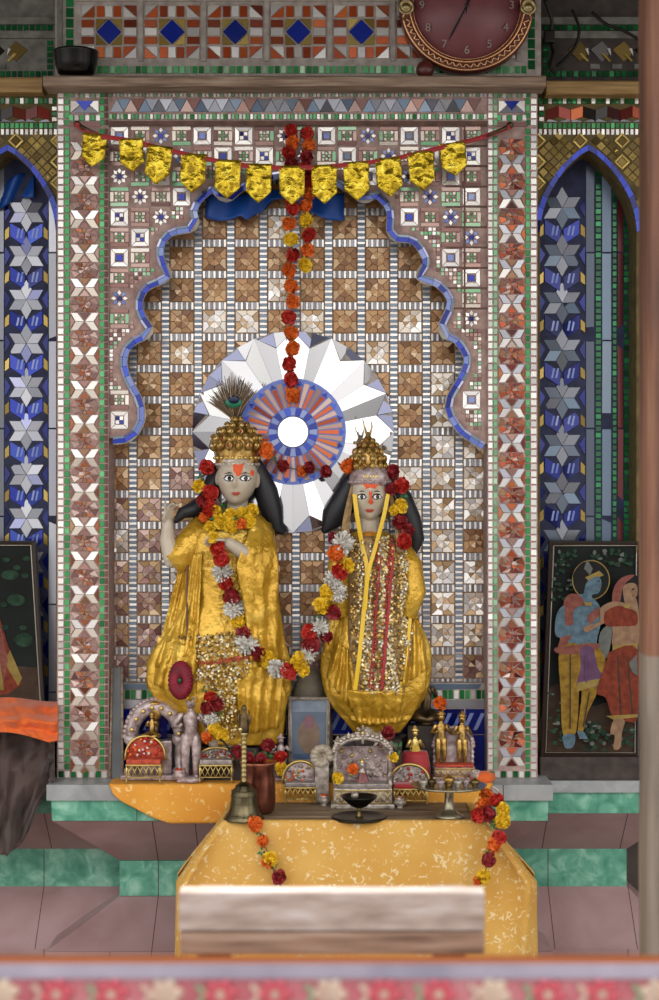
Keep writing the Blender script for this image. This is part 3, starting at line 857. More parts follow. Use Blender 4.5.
def hand(mb, a, L, w, z):
    u = Vector((math.cos(a), 0, math.sin(a))); v = Vector((-u.z, 0, u.x)); c = cp(0, 0, z)
    P = [c - u * L * .18 + v * w * .6, c - u * L * .18 - v * w * .6, c + u * L * .75 - v * w, c + u * L, c + u * L * .75 + v * w]
    mb.add(P + [p + Vector((0, -.0015, 0)) for p in P], [(0, 1, 2, 3, 4), (9, 8, 7, 6, 5)] + [(i, (i + 1) % 5, 5 + (i + 1) % 5, 5 + i) for i in range(5)], FB)
hand(mb, PI / 2 - 7 * PI / 6 + .04, R1 * .62, .0028, .024); mb.build('hour_hand', root)
mb = MB(); hand(mb, PI / 2 - .12, R1 * .72, .0022, .026); mb.lathe([(.001, .022), (.006, .022), (.005, .029), (.001, .030)], kc, FB, 16, FRONT); mb.build('minute_hand', root)
for sx in (-1,):
    mb = MB(); q = Vector((K.x + sx * 42 * s_, -.055, W(0, 75, -.1).z + .027)); mb.ell(q, (.027, .025, .027), CLM, 18)
    mb.lathe([(.012, -.028), (.016, -.026), (.016, -.02)], q, CUPD, 14)
    mb.build('foot', root)

# black bowl on the beam
q = W(76, 75.2, -.055)
mb = MB()
mb.lathe([(.001, 0), (.046, 0), (.054, .005), (.062, .03), (.066, .062), (.069, .068), (.067, .070), (.063, .066), (.058, .035), (.044, .010), (.001, .008)], q, mat('dark_bowl_metal', '1E1B18', .22, .7), 40)
tag(mb.build('bowl'), 'small black metal bowl standing on the left end of the beam', 'bowl')
# loose cable over the right frieze
mb = MB()
mb.tube(catmull([W(545, 0, .03) + Vector(), W(552, 22, .06), W(549, 38, .07), (W(553, 52, .06)), W(550, 66, .05), W(556, 74, .05)], 6), .0055, IRON, 6)
p = W(549, 37, .06); mb.box(p.x - .016, p.x + .016, .045, .075, p.z - .02, p.z + .02, IRON, .006)
tag(mb.build('electric_cable'), 'black cable with a plug hanging straight down just right of the clock', 'cable')
mb = MB()
mb.tube(catmull([W(572, 10, .07), W(579, 28, .065), W(576, 45, .065), W(566, 58, .06), W(557, 66, .05)], 6), .0045, IRON, 6)
tag(mb.build('electric_cable'), 'black cable curling leftward at the middle of the dim right frieze', 'cable')
mb = MB()
mb.tube(catmull([W(592, 12, .07), W(606, 24, .06), W(622, 30, .06), W(640, 40, .06)], 6), .005, IRON, 6)
tag(mb.build('electric_cable'), 'black cable slanting down to the tall post on the dim right frieze', 'cable')
# ================================================================== flowers
def petal_mesh(name, m, n, inner, spread, core=None, squash=1., w=.34, layers=1):
    """unit-radius blossom of many small cupped petals round a core"""
    mb = MB(); rnd = random.Random(name)
    mb.ell((0, 0, 0), (inner, inner, inner * squash), core or m, 10)
    g = PI * (3 - 5 ** .5)
    for i in range(n):
        z = 1 - 2 * (i + .5) / n; a = i * g + rnd.uniform(-.2, .2); r = math.sqrt(1 - z * z)
        d = Vector((r * math.cos(a), r * math.sin(a), z * squash)).normalized()
        u = d.orthogonal().normalized(); u = Matrix.Rotation(rnd.uniform(0, 6.28), 3, d) @ u; v = d.cross(u)
        L = rnd.uniform(.82, 1.06); ww = w * rnd.uniform(.8, 1.2); tw = rnd.uniform(-.2, .2)
        sc = Vector((1, 1, squash))
        b0 = d * inner * .8
        P = [b0 + u * ww * .3, b0 - u * ww * .3, d * (inner + L) * .5 - u * ww + v * tw * .5, d * L - u * ww * .6 + v * (tw + .14), d * (L * 1.04) + v * tw,
             d * L + u * ww * .6 + v * (tw + .14), d * (inner + L) * .5 + u * ww + v * tw * .5]
        mb.add([Vector((p.x, p.y, p.z)) for p in P], [(0, 1, 2, 6), (2, 3, 4), (2, 4, 6), (4, 5, 6)], m, True)
    me = bpy.data.meshes.new(name); me.from_pydata([tuple(v) for v in mb.v], [], mb.f)
    for q in mb.mats: me.materials.append(q)
    me.polygons.foreach_set('material_index', mb.m); me.polygons.foreach_set('use_smooth', mb.sm)
    return me
def leaf_mesh():
    mb = MB()
    for k in range(5):
        a = k * 1.26; u = Vector((math.cos(a), math.sin(a) * .6, .5 * math.sin(a * 2))).normalized(); v = u.cross(Vector((0, 1, 0))).normalized()
        mb.add([u * .1, u * .5 + v * .3 + Vector((0, -.15, 0)), u * 1.05 + Vector((0, -.05, 0)), u * .5 - v * .3 + Vector((0, -.15, 0)), u * .55 + Vector((0, .05, 0))], [(0, 1, 4), (1, 2, 4), (2, 3, 4), (3, 0, 4)], LEAF, True)
    me = bpy.data.meshes.new('leaf'); me.from_pydata([tuple(v) for v in mb.v], [], mb.f); me.materials.append(LEAF); return me
FL = {'o': ('marigold', petal_mesh('orange_marigold', PO, 70, .6, 1)), 'y': ('marigold', petal_mesh('yellow_marigold', PY, 64, .55, 1, w=.36)),
      'r': ('rose', petal_mesh('red_rose', PR, 44, .6, 1, w=.48)), 'd': ('rose', petal_mesh('crimson_rose', PD, 44, .6, 1, w=.48)),
      'w': ('white_blossom', petal_mesh('white_blossom', PW, 90, .35, 1, w=.13)), 'g': ('leaf', leaf_mesh())}
def flower(kind, p, r, parent, squash=1.):
    nm, me = FL[kind]
    o = bpy.data.objects.new(nm, me); C.objects.link(o)
    o.parent = parent; o.location = p - parent.location if parent else p
    o.rotation_euler = (R() * 6, R() * 6, R() * 6); o.scale = (r, r * .85, r * squash)
    return o
THREAD = mat('garland_thread', '6A5A3A', .8)
def garland(label, items, cat='garland', group=None, thread=True, name='flower_garland'):
    """items: (px, py, Y, kind, radius in px)"""
    p0 = W(*items[0][:3])
    root = thing(name, label, cat, p0, group)
    pts = []
    for (px, py, Y, k, r) in items:
        p = W(px, py, Y); flower(k, p, r * S(Y), root, .9)
        if k != 'g': pts.append(p)
    if thread and len(pts) > 1:
        mb = MB(); mb.tube(pts, .0018, THREAD, 5); mb.build('thread', root)
    return root

# ================================================================== figures
def head_mesh(mb, c, hw, hh, m, yaw=0., tilt=0.):
    """head facing -Y; c = centre, hw half width, hh half height"""
    c = Vector(c); n = 40; k2 = 40; rs = []
    G = lambda x, s: math.exp(-(x / s) ** 2)
    Rm = Matrix.Rotation(yaw, 3, 'Z') @ Matrix.Rotation(tilt, 3, 'Y')
    for i in range(k2 + 1):
        a = -PI / 2 + PI * i / k2; a = max(-PI / 2 + .04, min(PI / 2 - .04, a))
        ring = []
        for k in range(n):
            t = 2 * PI * k / n
            x, y, z = math.cos(a) * math.cos(t), math.cos(a) * math.sin(t), math.sin(a)
            jaw = max(0, -z - .1)
            x *= 1 - .24 * jaw ** 1.2; 
            yy = y * 1.12
            if y < 0:     # face side
                f = -y
                yy = -(f ** .85) * 1.02 * (1 - .10 * jaw)
                yy -= .20 * G(x, .13) * G(z + .22, .17) * (1 if z < 0 else .7) + .09 * G(x, .10) * G(z + .02, .2)    # nose
                yy += .12 * (G(x - .36, .2) + G(x + .36, .2)) * G(z - .05, .13)                                     # eye sockets
                yy -= .05 * (G(x - .38, .26) + G(x + .38, .26)) * G(z - .25, .12)                                   # brows
                yy -= .05 * (G(x - .46, .24) + G(x + .46, .24)) * G(z + .28, .22)                                   # cheeks
                yy -= .075 * G(x, .22) * G(z + .50, .055) + .07 * G(x, .18) * G(z + .61, .055)                       # lips
                yy -= .09 * G(x, .24) * G(z + .86, .14)                                                             # chin
            v = Rm @ Vector((x * hw, yy * hw * 1.0, z * hh)); ring.append(c + v)
        rs.append(ring)
    mb.rings(rs, m)
    for sx in (-1, 1):   # ears
        e = c + Rm @ Vector((sx * hw * .98, hw * .1, -.06 * hh))
        mb.ell(e, (hw * .14, hw * .26, hh * .27), m, 12, Rm)
def hand_mesh(mb, wrist, d, nrm, L, m, side, curls, spread=.16):
    """palm, four fingers of unequal length and a thumb from the side of the palm; d = finger direction, nrm = palm normal"""
    d = Vector(d).normalized(); nrm = Vector(nrm); nrm = (nrm - d * nrm.dot(d)).normalized(); s_ = d.cross(nrm) * side
    w = Vector(wrist)
    for k in range(4):   # palm as four joined rays
        o = (k - 1.5) * .105 * L
        mb.tube([w + s_ * o * .5, w + d * L * .25 + s_ * o * .9, w + d * L * .47 + s_ * o], [.075 * L, .09 * L, .08 * L], m, 8, round_end=True)
    lens = [.47, .53, .49, .38]
    for k in range(4):
        o = (1.5 - k) * .112 * L
        p = w + d * L * .46 + s_ * o
        dd = (d + s_ * (1.5 - k) * spread * .4).normalized(); pts = [p]; cu = curls[k]; fl = lens[k] * L
        ax = s_ * side
        for q, f in enumerate((.42, .32, .26)):
            ang = cu * (q + .6) * .62
            v = dd * math.cos(ang) + nrm * math.sin(ang)
            pts.append(pts[-1] + v * fl * f)
        mb.tube(pts, [.064 * L, .058 * L, .052 * L, .042 * L], m, 8, round_end=True)
    p = w + d * L * .12 + s_ * .16 * L
    t1 = p + (d * .5 + s_ * .55 + nrm * .25).normalized() * .2 * L
    t2 = t1 + (d * .8 + s_ * .25 + nrm * .3).normalized() * .16 * L
    t3 = t2 + (d * .9 + s_ * .0 + nrm * .4).normalized() * .12 * L
    mb.tube([p, t1, t2, t3], [.085 * L, .07 * L, .06 * L, .045 * L], m, 8, round_end=True)
def fuse(mb, name, parent, voxel=.0026, it=3):
    o = mb.build(name, parent)
    r = o.modifiers.new('r', 'REMESH'); r.mode = 'VOXEL'; r.voxel_size = voxel
    if it: s = o.modifiers.new('s', 'SMOOTH'); s.iterations = it; s.factor = .5
    evaluated(o)
    me = o.data
    me.polygons.foreach_set('use_smooth', [True] * len(me.polygons))
    return o
class Robe:
    """a draped garment as a loft; knows its own front surface so that ornaments can lie on it"""
    def __init__(s, prof, Y, seed, flat=.52, amp=.05, maxd=.13, folds=9):
        # prof: (py, centre px, half width px)
        s.k = []
        for (py, cx, hw) in prof:
            c = W(cx, py, Y); s.k.append((c.z, c.x, hw * S(Y)))
        s.k.sort(); s.Y = Y; s.flat = flat; s.seed = seed; s.amp = amp; s.maxd = maxd; s.folds = folds
        s.z0, s.z1 = s.k[0][0], s.k[-1][0]
    def at(s, z):
        k = s.k; z = max(s.z0, min(s.z1, z))
        for i in range(len(k) - 1):
            if z <= k[i + 1][0]: break
        p = [k[max(i - 1, 0)], k[i], k[i + 1], k[min(i + 2, len(k) - 1)]]
        t = (z - p[1][0]) / max(1e-9, p[2][0] - p[1][0]); out = []
        for d in (1, 2):
            a, b, c, e = [q[d] for q in p]
            m1 = (c - a) / max(1e-6, p[2][0] - p[0][0]) * (p[2][0] - p[1][0]); m2 = (e - b) / max(1e-6, p[3][0] - p[1][0]) * (p[2][0] - p[1][0])
            out.append((2 * t ** 3 - 3 * t * t + 1) * b + (t ** 3 - 2 * t * t + t) * m1 + (-2 * t ** 3 + 3 * t * t) * c + (t ** 3 - t * t) * m2)
        return out[0], max(.008, out[1])
    def pt(s, z, th, lift=0.):
        cx, rx = s.at(z); ry = min(s.maxd, rx * s.flat * (1.25 if rx < .1 else 1))
        low = (s.z1 - z) / (s.z1 - s.z0)
        f = 1 + s.amp * (.35 + 1.1 * low) * math.sin(s.folds * th + 3 * noise.noise(Vector((z * 5, s.seed, 0))) + 2 * math.sin(2 * th))
        f += 1.6 * s.amp * noise.noise(Vector((math.cos(th) * 2.2, math.sin(th) * 2.2 + s.seed, z * 9)))
        f += .6 * s.amp * noise.noise(Vector((math.cos(th) * 6 + z * 14, math.sin(th) * 6 + s.seed, z * 22 + th * 2)))
        f += .5 * s.amp * (.35 - abs(noise.noise(Vector((math.cos(th) * 4 + z * 6, math.sin(th) * 4 - s.seed, z * 11 - th)))) * 2)
        return Vector((cx + (rx * f + lift) * math.cos(th), s.Y + (ry * f + lift) * math.sin(th), z))
    def build(s, mb, m, nz=110, nt=110):
        mb.rings([[s.pt(s.z0 + (s.z1 - s.z0) * i / nz, 2 * PI * k / nt) for k in range(nt)] for i in range(nz + 1)], m)
    def front(s, px, py, lift=.004):
        """point of the front surface behind photo pixel (px,py)"""
        p = W(px, py, s.Y); 
        for _ in range(3):
            cx, rx = s.at(p.z); u = max(-.995, min(.995, (p.x - cx) / rx)); th = -math.acos(u)
            q = s.pt(p.z, th, lift); p = W(px, py, q.y)
        return Vector((p.x, q.y, p.z))
def patch(name, parent, bvh, pts, m, lift=.0012, n=9):
    """a thin coat lying on a surface: polygon of photo pixels cast along the view direction"""
    mb = MB(); cam = Vector((0, -D0, EYE))
    c = (sum(p[0] for p in pts) / len(pts), sum(p[1] for p in pts) / len(pts)); N = len(pts)
    rows = []
    for k in range(5):
        f = k / 4; row = []
        for p in pts:
            w = W(c[0] + (p[0] - c[0]) * max(f, .02), c[1] + (p[1] - c[1]) * max(f, .02), 0); d = (w - cam).normalized()
            h, nn, _, _ = bvh.ray_cast(cam, d)
            if h is None: h = w if not row else row[-1]; nn = Vector((0, -1, 0))
            if nn.dot(d) > 0: nn = -nn
            row.append(h + nn * lift * (1 if k < 4 else .1))
        rows.append(row)
    mb.rings(rows, m, caps=False)
    mb.add(rows[0], [tuple(range(N))], m, True)
    return mb.build(name, parent)
def bvh_of(o):
    me = o.data; off = Vector(); q = o
    while q: off += q.location; q = q.parent
    return BVHTree.FromPolygons([tuple(v.co + off) for v in me.vertices], [tuple(p.vertices) for p in me.polygons])
def oval(cx, cy, rx, ry, n=14, rot=0):
    return [(cx + rx * math.cos(t) * math.cos(rot) - ry * math.sin(t) * math.sin(rot), cy + rx * math.cos(t) * math.sin(rot) + ry * math.sin(t) * math.cos(rot)) for t in [2 * PI * k / n for k in range(n)]]
def face(root, bvh, ex, ey, dx, mouth, scale=1.):
    for sx in (-1, 1):
        patch('eyeliner', root, bvh, [(ex + sx * dx + a * 1.15, ey + b * 1.35 - .2) for a, b in [(-4.8 * scale, .3), (-2.8 * scale, -1.9 * scale), (0, -2.5 * scale), (2.8 * scale, -1.9 * scale), (4.8 * scale, .3), (2.5 * scale, 1.7 * scale), (0, 2.1 * scale), (-2.5 * scale, 1.7 * scale)]], FB, .0008)
        e = patch('eye', root, bvh, [(ex + sx * dx + a, ey + b) for a, b in [(-4.6 * scale, .3), (-2.8 * scale, -1.8 * scale), (0, -2.4 * scale), (2.8 * scale, -1.8 * scale), (4.6 * scale, .3), (2.5 * scale, 1.7 * scale), (0, 2.2 * scale), (-2.5 * scale, 1.7 * scale)]], FE, .0012)
        patch('pupil', e, bvh, oval(ex + sx * dx + .4, ey, 1.9 * scale, 2.1 * scale), FB, .0026)
        patch('eyebrow', root, bvh, [(ex + sx * (dx - 4.5), ey - 4.8), (ex + sx * dx, ey - 6.6), (ex + sx * (dx + 5.5), ey - 4.6), (ex + sx * dx, ey - 5.4)], FB, .0012)
    patch('lips', root, bvh, [(mouth[0] - 5, mouth[1] - .4), (mouth[0] - 2, mouth[1] - 2), (mouth[0], mouth[1] - 1.4), (mouth[0] + 2, mouth[1] - 2), (mouth[0] + 5, mouth[1] - .4), (mouth[0] + 2, mouth[1] + 2), (mouth[0] - 2, mouth[1] + 2)], LIP, .0016)
def sequins(mb, robe, fn, x0, x1, y0, y1, step, mats_, lift=.005, size=1.5):
    """little metal plates sewn over a garment"""
    y = y0
    while y < y1:
        x = x0
        while x < x1:
            px, py = x + random.uniform(-.5, .5) * step, y + random.uniform(-.5, .5) * step
            m = fn(px, py)
            if m is not None:
                c = robe.front(px, py, lift); sz = size * S(robe.Y) * random.uniform(.7, 1.2)
                t = R() * 3; u = Vector((math.cos(t), random.uniform(-.3, .3), math.sin(t))) * sz; v = Vector((-math.sin(t), random.uniform(-.3, .3), math.cos(t))) * sz * random.uniform(.5, 1.)
                n_ = Vector((0, -.0016, 0))
                mb.add([c - u - v, c + u - v, c + u + v, c - u + v, c + n_ - u * .6 - v * .6, c + n_ + u * .6 - v * .6, c + n_ + u * .6 + v * .6, c + n_ - u * .6 + v * .6],
                       [(4, 5, 6, 7), (0, 1, 5, 4), (1, 2, 6, 5), (2, 3, 7, 6), (3, 0, 4, 7)], m)
            x += step
        y += step
def ribbon(mb, pts, w, m, thick=.0025, n=5):
    """flat band through world points, facing the viewer"""
    P = catmull([tuple(p) for p in pts], n); rs = []
    for i, p in enumerate(P):
        p = Vector(p); t = (Vector(P[min(i + 1, len(P) - 1)]) - Vector(P[max(i - 1, 0)])).normalized()
        s_ = t.cross(Vector((0, 1, 0))).normalized()
        ww = w if not isinstance(w, (list, tuple)) else w[0] + (w[1] - w[0]) * i / (len(P) - 1)
        f = Vector((0, -thick, 0))
        rs.append([p - s_ * ww / 2, p + f - s_ * ww * .45, p + f * 1.4, p + f + s_ * ww * .45, p + s_ * ww / 2, p - f * .2])
    mb.rings(rs, m, smooth=False)
SQ = [mat('gold_sequin', 'B89450', .3, .7), mat('silver_sequin', 'C4BCA8', .3, .7), mat('bronze_sequin', '6E5430', .35, .6), mat('pale_sequin', 'D2C090', .3, .6)]
SQR = mat('red_sequin', '9A3A2C', .35, .4)

# ------------------------------------------------------------------ statue at left
PZ = SZ - .0005
Y1 = .0
b0 = W(226, 770, Y1); root1 = thing('marble_statue', 'marble statue at left in gold satin robe with a peacock-feather crown and raised hand', 'statue', (b0.x, Y1, PZ))
A = root1
mb = MB()
pts = lambda *l: [W(*p) for p in l]
mb.tube(pts((226, 650, .02), (226, 612, .015), (228, 570, .0), (234, 535, .005), (237, 518, .0)), [.078, .075, .085, .09, .045], MARBLE, 16, flat=.75, round_end=True)
mb.tube(pts((237, 522, .0), (238, 496, -.012)), [.036, .03], MARBLE, 14)
head_mesh(mb, W(237.5, 477.5, -.022), 20.3 * S(0), 28.5 * S(0), MARBLE, yaw=-.06, tilt=.06)
mb.tube(pts((200, 533, .01), (186, 547, -.005), (172, 560, -.025)), [.036, .034, .026], MARBLE, 12, round_end=True)
mb.tube(pts((172, 558, -.027), (167.5, 540, -.035), (168, 523, -.045)), [.027, .024, .0165], MARBLE, 12, round_end=True)
hand_mesh(mb, W(168, 524, -.045), (.06, -.1, 1), (.75, -.6, 0), 27 * S(-.05), MARBLE, -1, [.25, .9, 1.0, .75], .5)
mb.tube(pts((262, 535, .01), (262, 553, -.02), (256, 561, -.06)), [.036, .033, .028], MARBLE, 12, round_end=True)
mb.tube(pts((257, 560, -.062), (243, 552, -.10), (228, 543, -.115)), [.026, .024, .018], MARBLE, 12, round_end=True)
hand_mesh(mb, W(229, 543.5, -.115), (-1, -.12, .22), (0, -.55, -1), 27 * S(-.11), MARBLE, 1, [.35, .45, .5, .5], .4)
for sx in (-1, 1):
    mb.tube(pts((226 + sx * 12, 640, .02), (226 + sx * 11, 690, .0), (226 + sx * 10, 738, .01)), [.055, .04, .025], MARBLE, 12, round_end=True)
    mb.tube(pts((226 + sx * 10, 737, .01), (227 + sx * 13, 743, -.05)), [.026, .02], MARBLE, 10, round_end=True)
mb.tube([W(226, 748, .0), W(226, 736, .0)], [.05, .05], MARBLE, 14)
body1 = fuse(mb, 'marble_body', A)
bv = bvh_of(body1)
face(A, bv, 237.3, 478.5, 8.1, (235.8, 493.5), 1.18)
patch('forehead_paste', A, bv, [(232, 463), (244, 463), (243, 470), (240, 476), (236, 476), (233, 470)], TIL, .0016)
patch('temple_paste', A, bv, oval(252, 473, 2.2, 3), TIL, .0014)
# pedestal
mb = MB()
p = W(226, 745, Y1); mb.box(p.x - .085, p.x + .10, -.06, .085, PZ, p.z, GRD, .006); mb.build('pedestal', A)
# robe
R1_ = Robe([(513, 236, 15), (521, 233, 32), (530, 230, 43), (545, 228, 45.5), (570, 228, 44), (598, 227, 44), (622, 224, 50), (645, 220, 62), (668, 218, 70), (688, 218, 70), (703, 224, 63), (722, 232, 52), (742, 236, 44)], Y1, 3.1, amp=.045, maxd=.105)
mb = MB(); R1_.build(mb, GOLDR)
# sleeves
mb.tube(pts((207, 528, .005), (194, 541, -.005), (180, 556, -.015), (171, 563, -.02)), [.05, .05, .048, .040], GOLDR, 18)
mb.tube(pts((258, 527, .01), (262, 548, -.015), (260, 566, -.055), (248, 569, -.092)), [.043, .046, .046, .036], GOLDR, 18)
o = mb.build('gold_robe', A)
# shawl falling from the shoulder over the bent arm
mb = MB(); rs = []
def lerp_tab(tab, y):
    for i in range(len(tab) - 1):
        if y <= tab[i + 1][0]: break
    a, b = tab[i], tab[i + 1]; t = max(0, min(1, (y - a[0]) / (b[0] - a[0]))); return a[1] + (b[1] - a[1]) * t
for i in range(41):
    y = 513 + 148 * i / 40; row = []
    l = lerp_tab([(513, 250), (535, 248), (552, 241), (566, 236), (585, 240), (620, 246), (661, 249)], y); r = lerp_tab([(513, 259), (522, 268), (535, 274), (560, 278), (600, 279), (661, 288)], y)
    for j in range(19):
        u = j / 18; f = R1_.front(min(l + (r - l) * u, 284), y, .016).y
        d = lerp_tab([(513, -.055), (530, -.08), (550, -.118), (575, -.122), (610, -.112), (661, -.10)], y)
        Y = min(d, f) + .085 * max(0, u - .25) ** 1.6 - .006 * math.sin(u * 17 + i * .22) * (.3 + i / 40) - .006 * noise.noise(Vector((u * 5, i * .3, 4))) - .010 * (.35 - abs(noise.noise(Vector((u * 3 + i * .05, i * .16 - u, 6)))) * 1.8)
        row.append(W(l + (r - l) * u, y, Y))
    rs.append(row + [q + Vector((0, .006, 0)) for q in reversed(row)])
mb.rings(rs, GOLDR); mb.build('shawl', A)
# hanging scarf ends with sharp creases
mb = MB()
def drape(mb, top, bot, rows, seed, m, robe, lift=.012, amp=.008, k=5):
    rs = []
    n = 22
    for i in range(rows + 1):
        t = i / rows; row = []
        for j in range(n + 1):
            u = j / n
            px = top[0] + (top[1] - top[0]) * u + ((bot[0] + (bot[1] - bot[0]) * u) - (top[0] + (top[1] - top[0]) * u)) * t
            py = top[2] + (top[3] - top[2]) * u + ((bot[2] + (bot[3] - bot[2]) * u) - (top[2] + (top[3] - top[2]) * u)) * t
            q = robe.front(px, py, lift); q.y += -amp * (.4 + t) * math.sin(k * u * 2 * PI + seed + 3 * t) - .006 * noise.noise(Vector((u * 6, t * 7, seed)))
            row.append(q)
        rs.append(row)
    back = [[q + Vector((0, .004, 0)) for q in r] for r in rs]
    mb.rings([r + list(reversed(b)) for r, b in zip(rs, back)], m, closed=True, caps=True)
drape(mb, (182, 202, 556, 552), (153, 198, 668, 652), 20, 1.2, GOLDR, R1_)
mb.build('scarf_end', A)
mb = MB(); drape(mb, (246, 272, 548, 556), (246, 286, 660, 664), 20, 2.2, GOLDR, R1_, k=3); mb.build('scarf_end', A)
mb = MB(); drape(mb, (158, 198, 636, 648), (153, 196, 684, 704), 18, 2.8, GOLDR, R1_, .018, .010, 3); mb.build('skirt_fold', A)
mb = MB(); drape(mb, (236, 284, 668, 666), (240, 279, 736, 728), 16, .4, GOLDR, R1_, .02, .009, 4); mb.build('skirt_fold', A)
mb = MB()
# sequinned apron
def apron(px, py):
    w0 = 196 + (py - 640) * .02; w1 = 250 - max(0, py - 668) * .75
    if py > 680: w0 = 206
    if not (w0 < px < max(w1, 236)): return None
    if abs(py - (664 - (px - 196) * .12)) < 2.2: return SQR
    return random.choice(SQ + [SQ[0], SQ[3], SQ[3], None])
sequins(mb, R1_, apron, 192, 252, 638, 738, 2.6, None, .026)
sequins(mb, R1_, lambda x, y: random.choice([SQ[0], SQ[2]]) if abs(y - (637 - (x - 200) * .08)) < 2 else None, 180, 250, 628, 644, 2.4, None, .018, 1.3)
mb.build('sequinned_apron', A)
mb = MB()
ribbon(mb, [R1_.front(187 + d, y, .016) for d, y in ((2, 556), (0, 580), (0, 610), (0, 640))], .006, BRN); mb.build('scarf_border', A)
# rosette of maroon cloth at the hem
c = R1_.front(181, 680, .03)
mb = MB()
for q in range(26):
    t = 2 * PI * q / 26; u = Vector((math.cos(t) * .62, 0, math.sin(t))); r0, r1 = .008, 18 * S(0)
    v = Vector((-u.z, 0, u.x)) * .006
    mb.tube([c + u * r0 + Vector((0, -.014, 0)), c + u * r1 * .6 + Vector((0, -.02, 0)), c + u * r1 + Vector((0, -.004, 0))], [.004, .008, .007], MARO, 6)
mb.ell(c + Vector((-.002, -.02, .0)), (.006, .004, .009), MGD, 10)
mb.build('rosette', A)
# hair
mb = MB()
mb.ell(W(238, 474, .025), (.066, .05, .09), HAIR, 18)
mb.tube(pts((256, 466, .02), (266, 492, .03), (272, 512, .035), (277, 530, .03), (283, 533, .03)), [.026, .036, .033, .020, .006], HAIR, 12, round_end=True)
mb.tube(pts((218, 470, .02), (206, 500, .025), (194, 510, .012), (182, 513, .0), (176, 521, -.005)), [.026, .026, .026, .018, .008], HAIR, 12, round_end=True)
mb.build('hair', A)
# crown
def crown_lobes(mb, c, prof, n, flat, m, jewel):
    c = Vector(c)
    for (r, z, sz, cnt) in prof:
        for k in range(cnt):
            t = 2 * PI * (k + .5 * (z * 100 % 2)) / cnt
            p = c + Vector((r * math.cos(t), r * flat * math.sin(t), z))
            mb.ell(p, (sz, sz * .8, sz * 1.25), m, 8)
            if k % 2 == 0 and math.sin(t) < .2: mb.ell(p + Vector((math.cos(t) * sz * .7, -sz * .7, 0)), sz * .35, random.choice(jewel), 6)
            # curl
            mb.tube([p + Vector((0, -sz * .8, -sz)), p + Vector((sz * .7, -sz, 0)), p + Vector((0, -sz * .9, sz)), p + Vector((-sz * .6, -sz * .9, sz * .2))], sz * .2, m, 5)
cc = W(237, 463, -.02); s0 = S(0)
mb = MB()
mb.lathe([(20 * s0, -4 * s0), (22 * s0, 0), (21.5 * s0, 4 * s0), (21 * s0, 8 * s0), (23 * s0, 16 * s0), (25 * s0, 21 * s0), (22 * s0, 28 * s0), (16 * s0, 33 * s0), (9 * s0, 39 * s0), (4 * s0, 43 * s0), (.001, 46 * s0)], cc, GOLD, 36, sy=.8)
JW = [mat('ruby_jewel', '8E1A22', .15, .1), mat('pearl_jewel', 'D8CCB8', .2)]
crown_lobes(mb, cc, [(23.5 * s0, 17 * s0, 4.6 * s0, 15), (23 * s0, 24 * s0, 4.2 * s0, 13), (17 * s0, 31 * s0, 4.2 * s0, 11), (10.5 * s0, 37 * s0, 3.6 * s0, 8), (4.5 * s0, 43 * s0, 3 * s0, 5)], 10, .8, GOLD, JW)
for k in range(22):
    t = 2 * PI * k / 22; mb.ell(cc + Vector((22.4 * s0 * math.cos(t), 18 * s0 * math.sin(t), 5 * s0)), 1.9 * s0, GOLDL, 6)
crown1 = mb.build('crown', A)
mb = MB()
mb.lathe([(19.8 * s0, -6 * s0), (21 * s0, -5 * s0), (20.8 * s0, 3 * s0), (19.6 * s0, 4 * s0)], cc, SILV, 36, sy=.86)
for k in range(26):
    t = 2 * PI * k / 26; mb.ell(cc + Vector((21 * s0 * math.cos(t), 21 * s0 * .86 * math.sin(t), -1.5 * s0)), 2.0 * s0, SILV, 6)
mb.build('silver_band', crown1)
# peacock feather
mb = MB(); FBN = mat('feather_barb', '5A4632', .5, 0); FBL = mat('pale_feather_barb', '9A8468', .5)
base = W(236, 421, -.02)
for k in range(64):
    u = (k + R() * .8) / 64; a = -.92 + 1.5 * u; L = (46 - 13 * abs(u - .55) * 1.6 + random.uniform(-4, 3)) * s0
    if u < .3: L *= .95
    d = Vector((math.sin(a), random.uniform(-.25, .1), math.cos(a)))
    p1 = base + d * L * .5 + Vector((-.004, 0, .0)); p2 = base + d * L + Vector((math.sin(a) * .006, -.004, -abs(math.sin(a)) * .006))
    mb.tube([base + Vector((random.uniform(-.006, .006), 0, 0)), p1, p2], [.0016, .0022, .0008], FBN if k % 3 else FBL, 5)
mb.tube([base + Vector((0, 0, -.02)), base + Vector((0, 0, .03))], [.003, .0016], FBL, 6)
f1 = mb.build('peacock_feather', A)
mb = MB()
q = W(233.5, 401, -.03)
mb.ell(q, (9.5 * s0, .004, 8 * s0), FBN, 16); mb.ell(q + Vector((0, -.003, -.004)), (8.6 * s0, .004, 5.6 * s0), mat('feather_green', '0E6A48', .3, .3), 16)
mb.ell(q + Vector((.001, -.006, .004)), (5.8 * s0, .004, 4.4 * s0), mat('feather_blue', '0C1838', .25, .4), 14)
mb.build('feather_eye', f1)

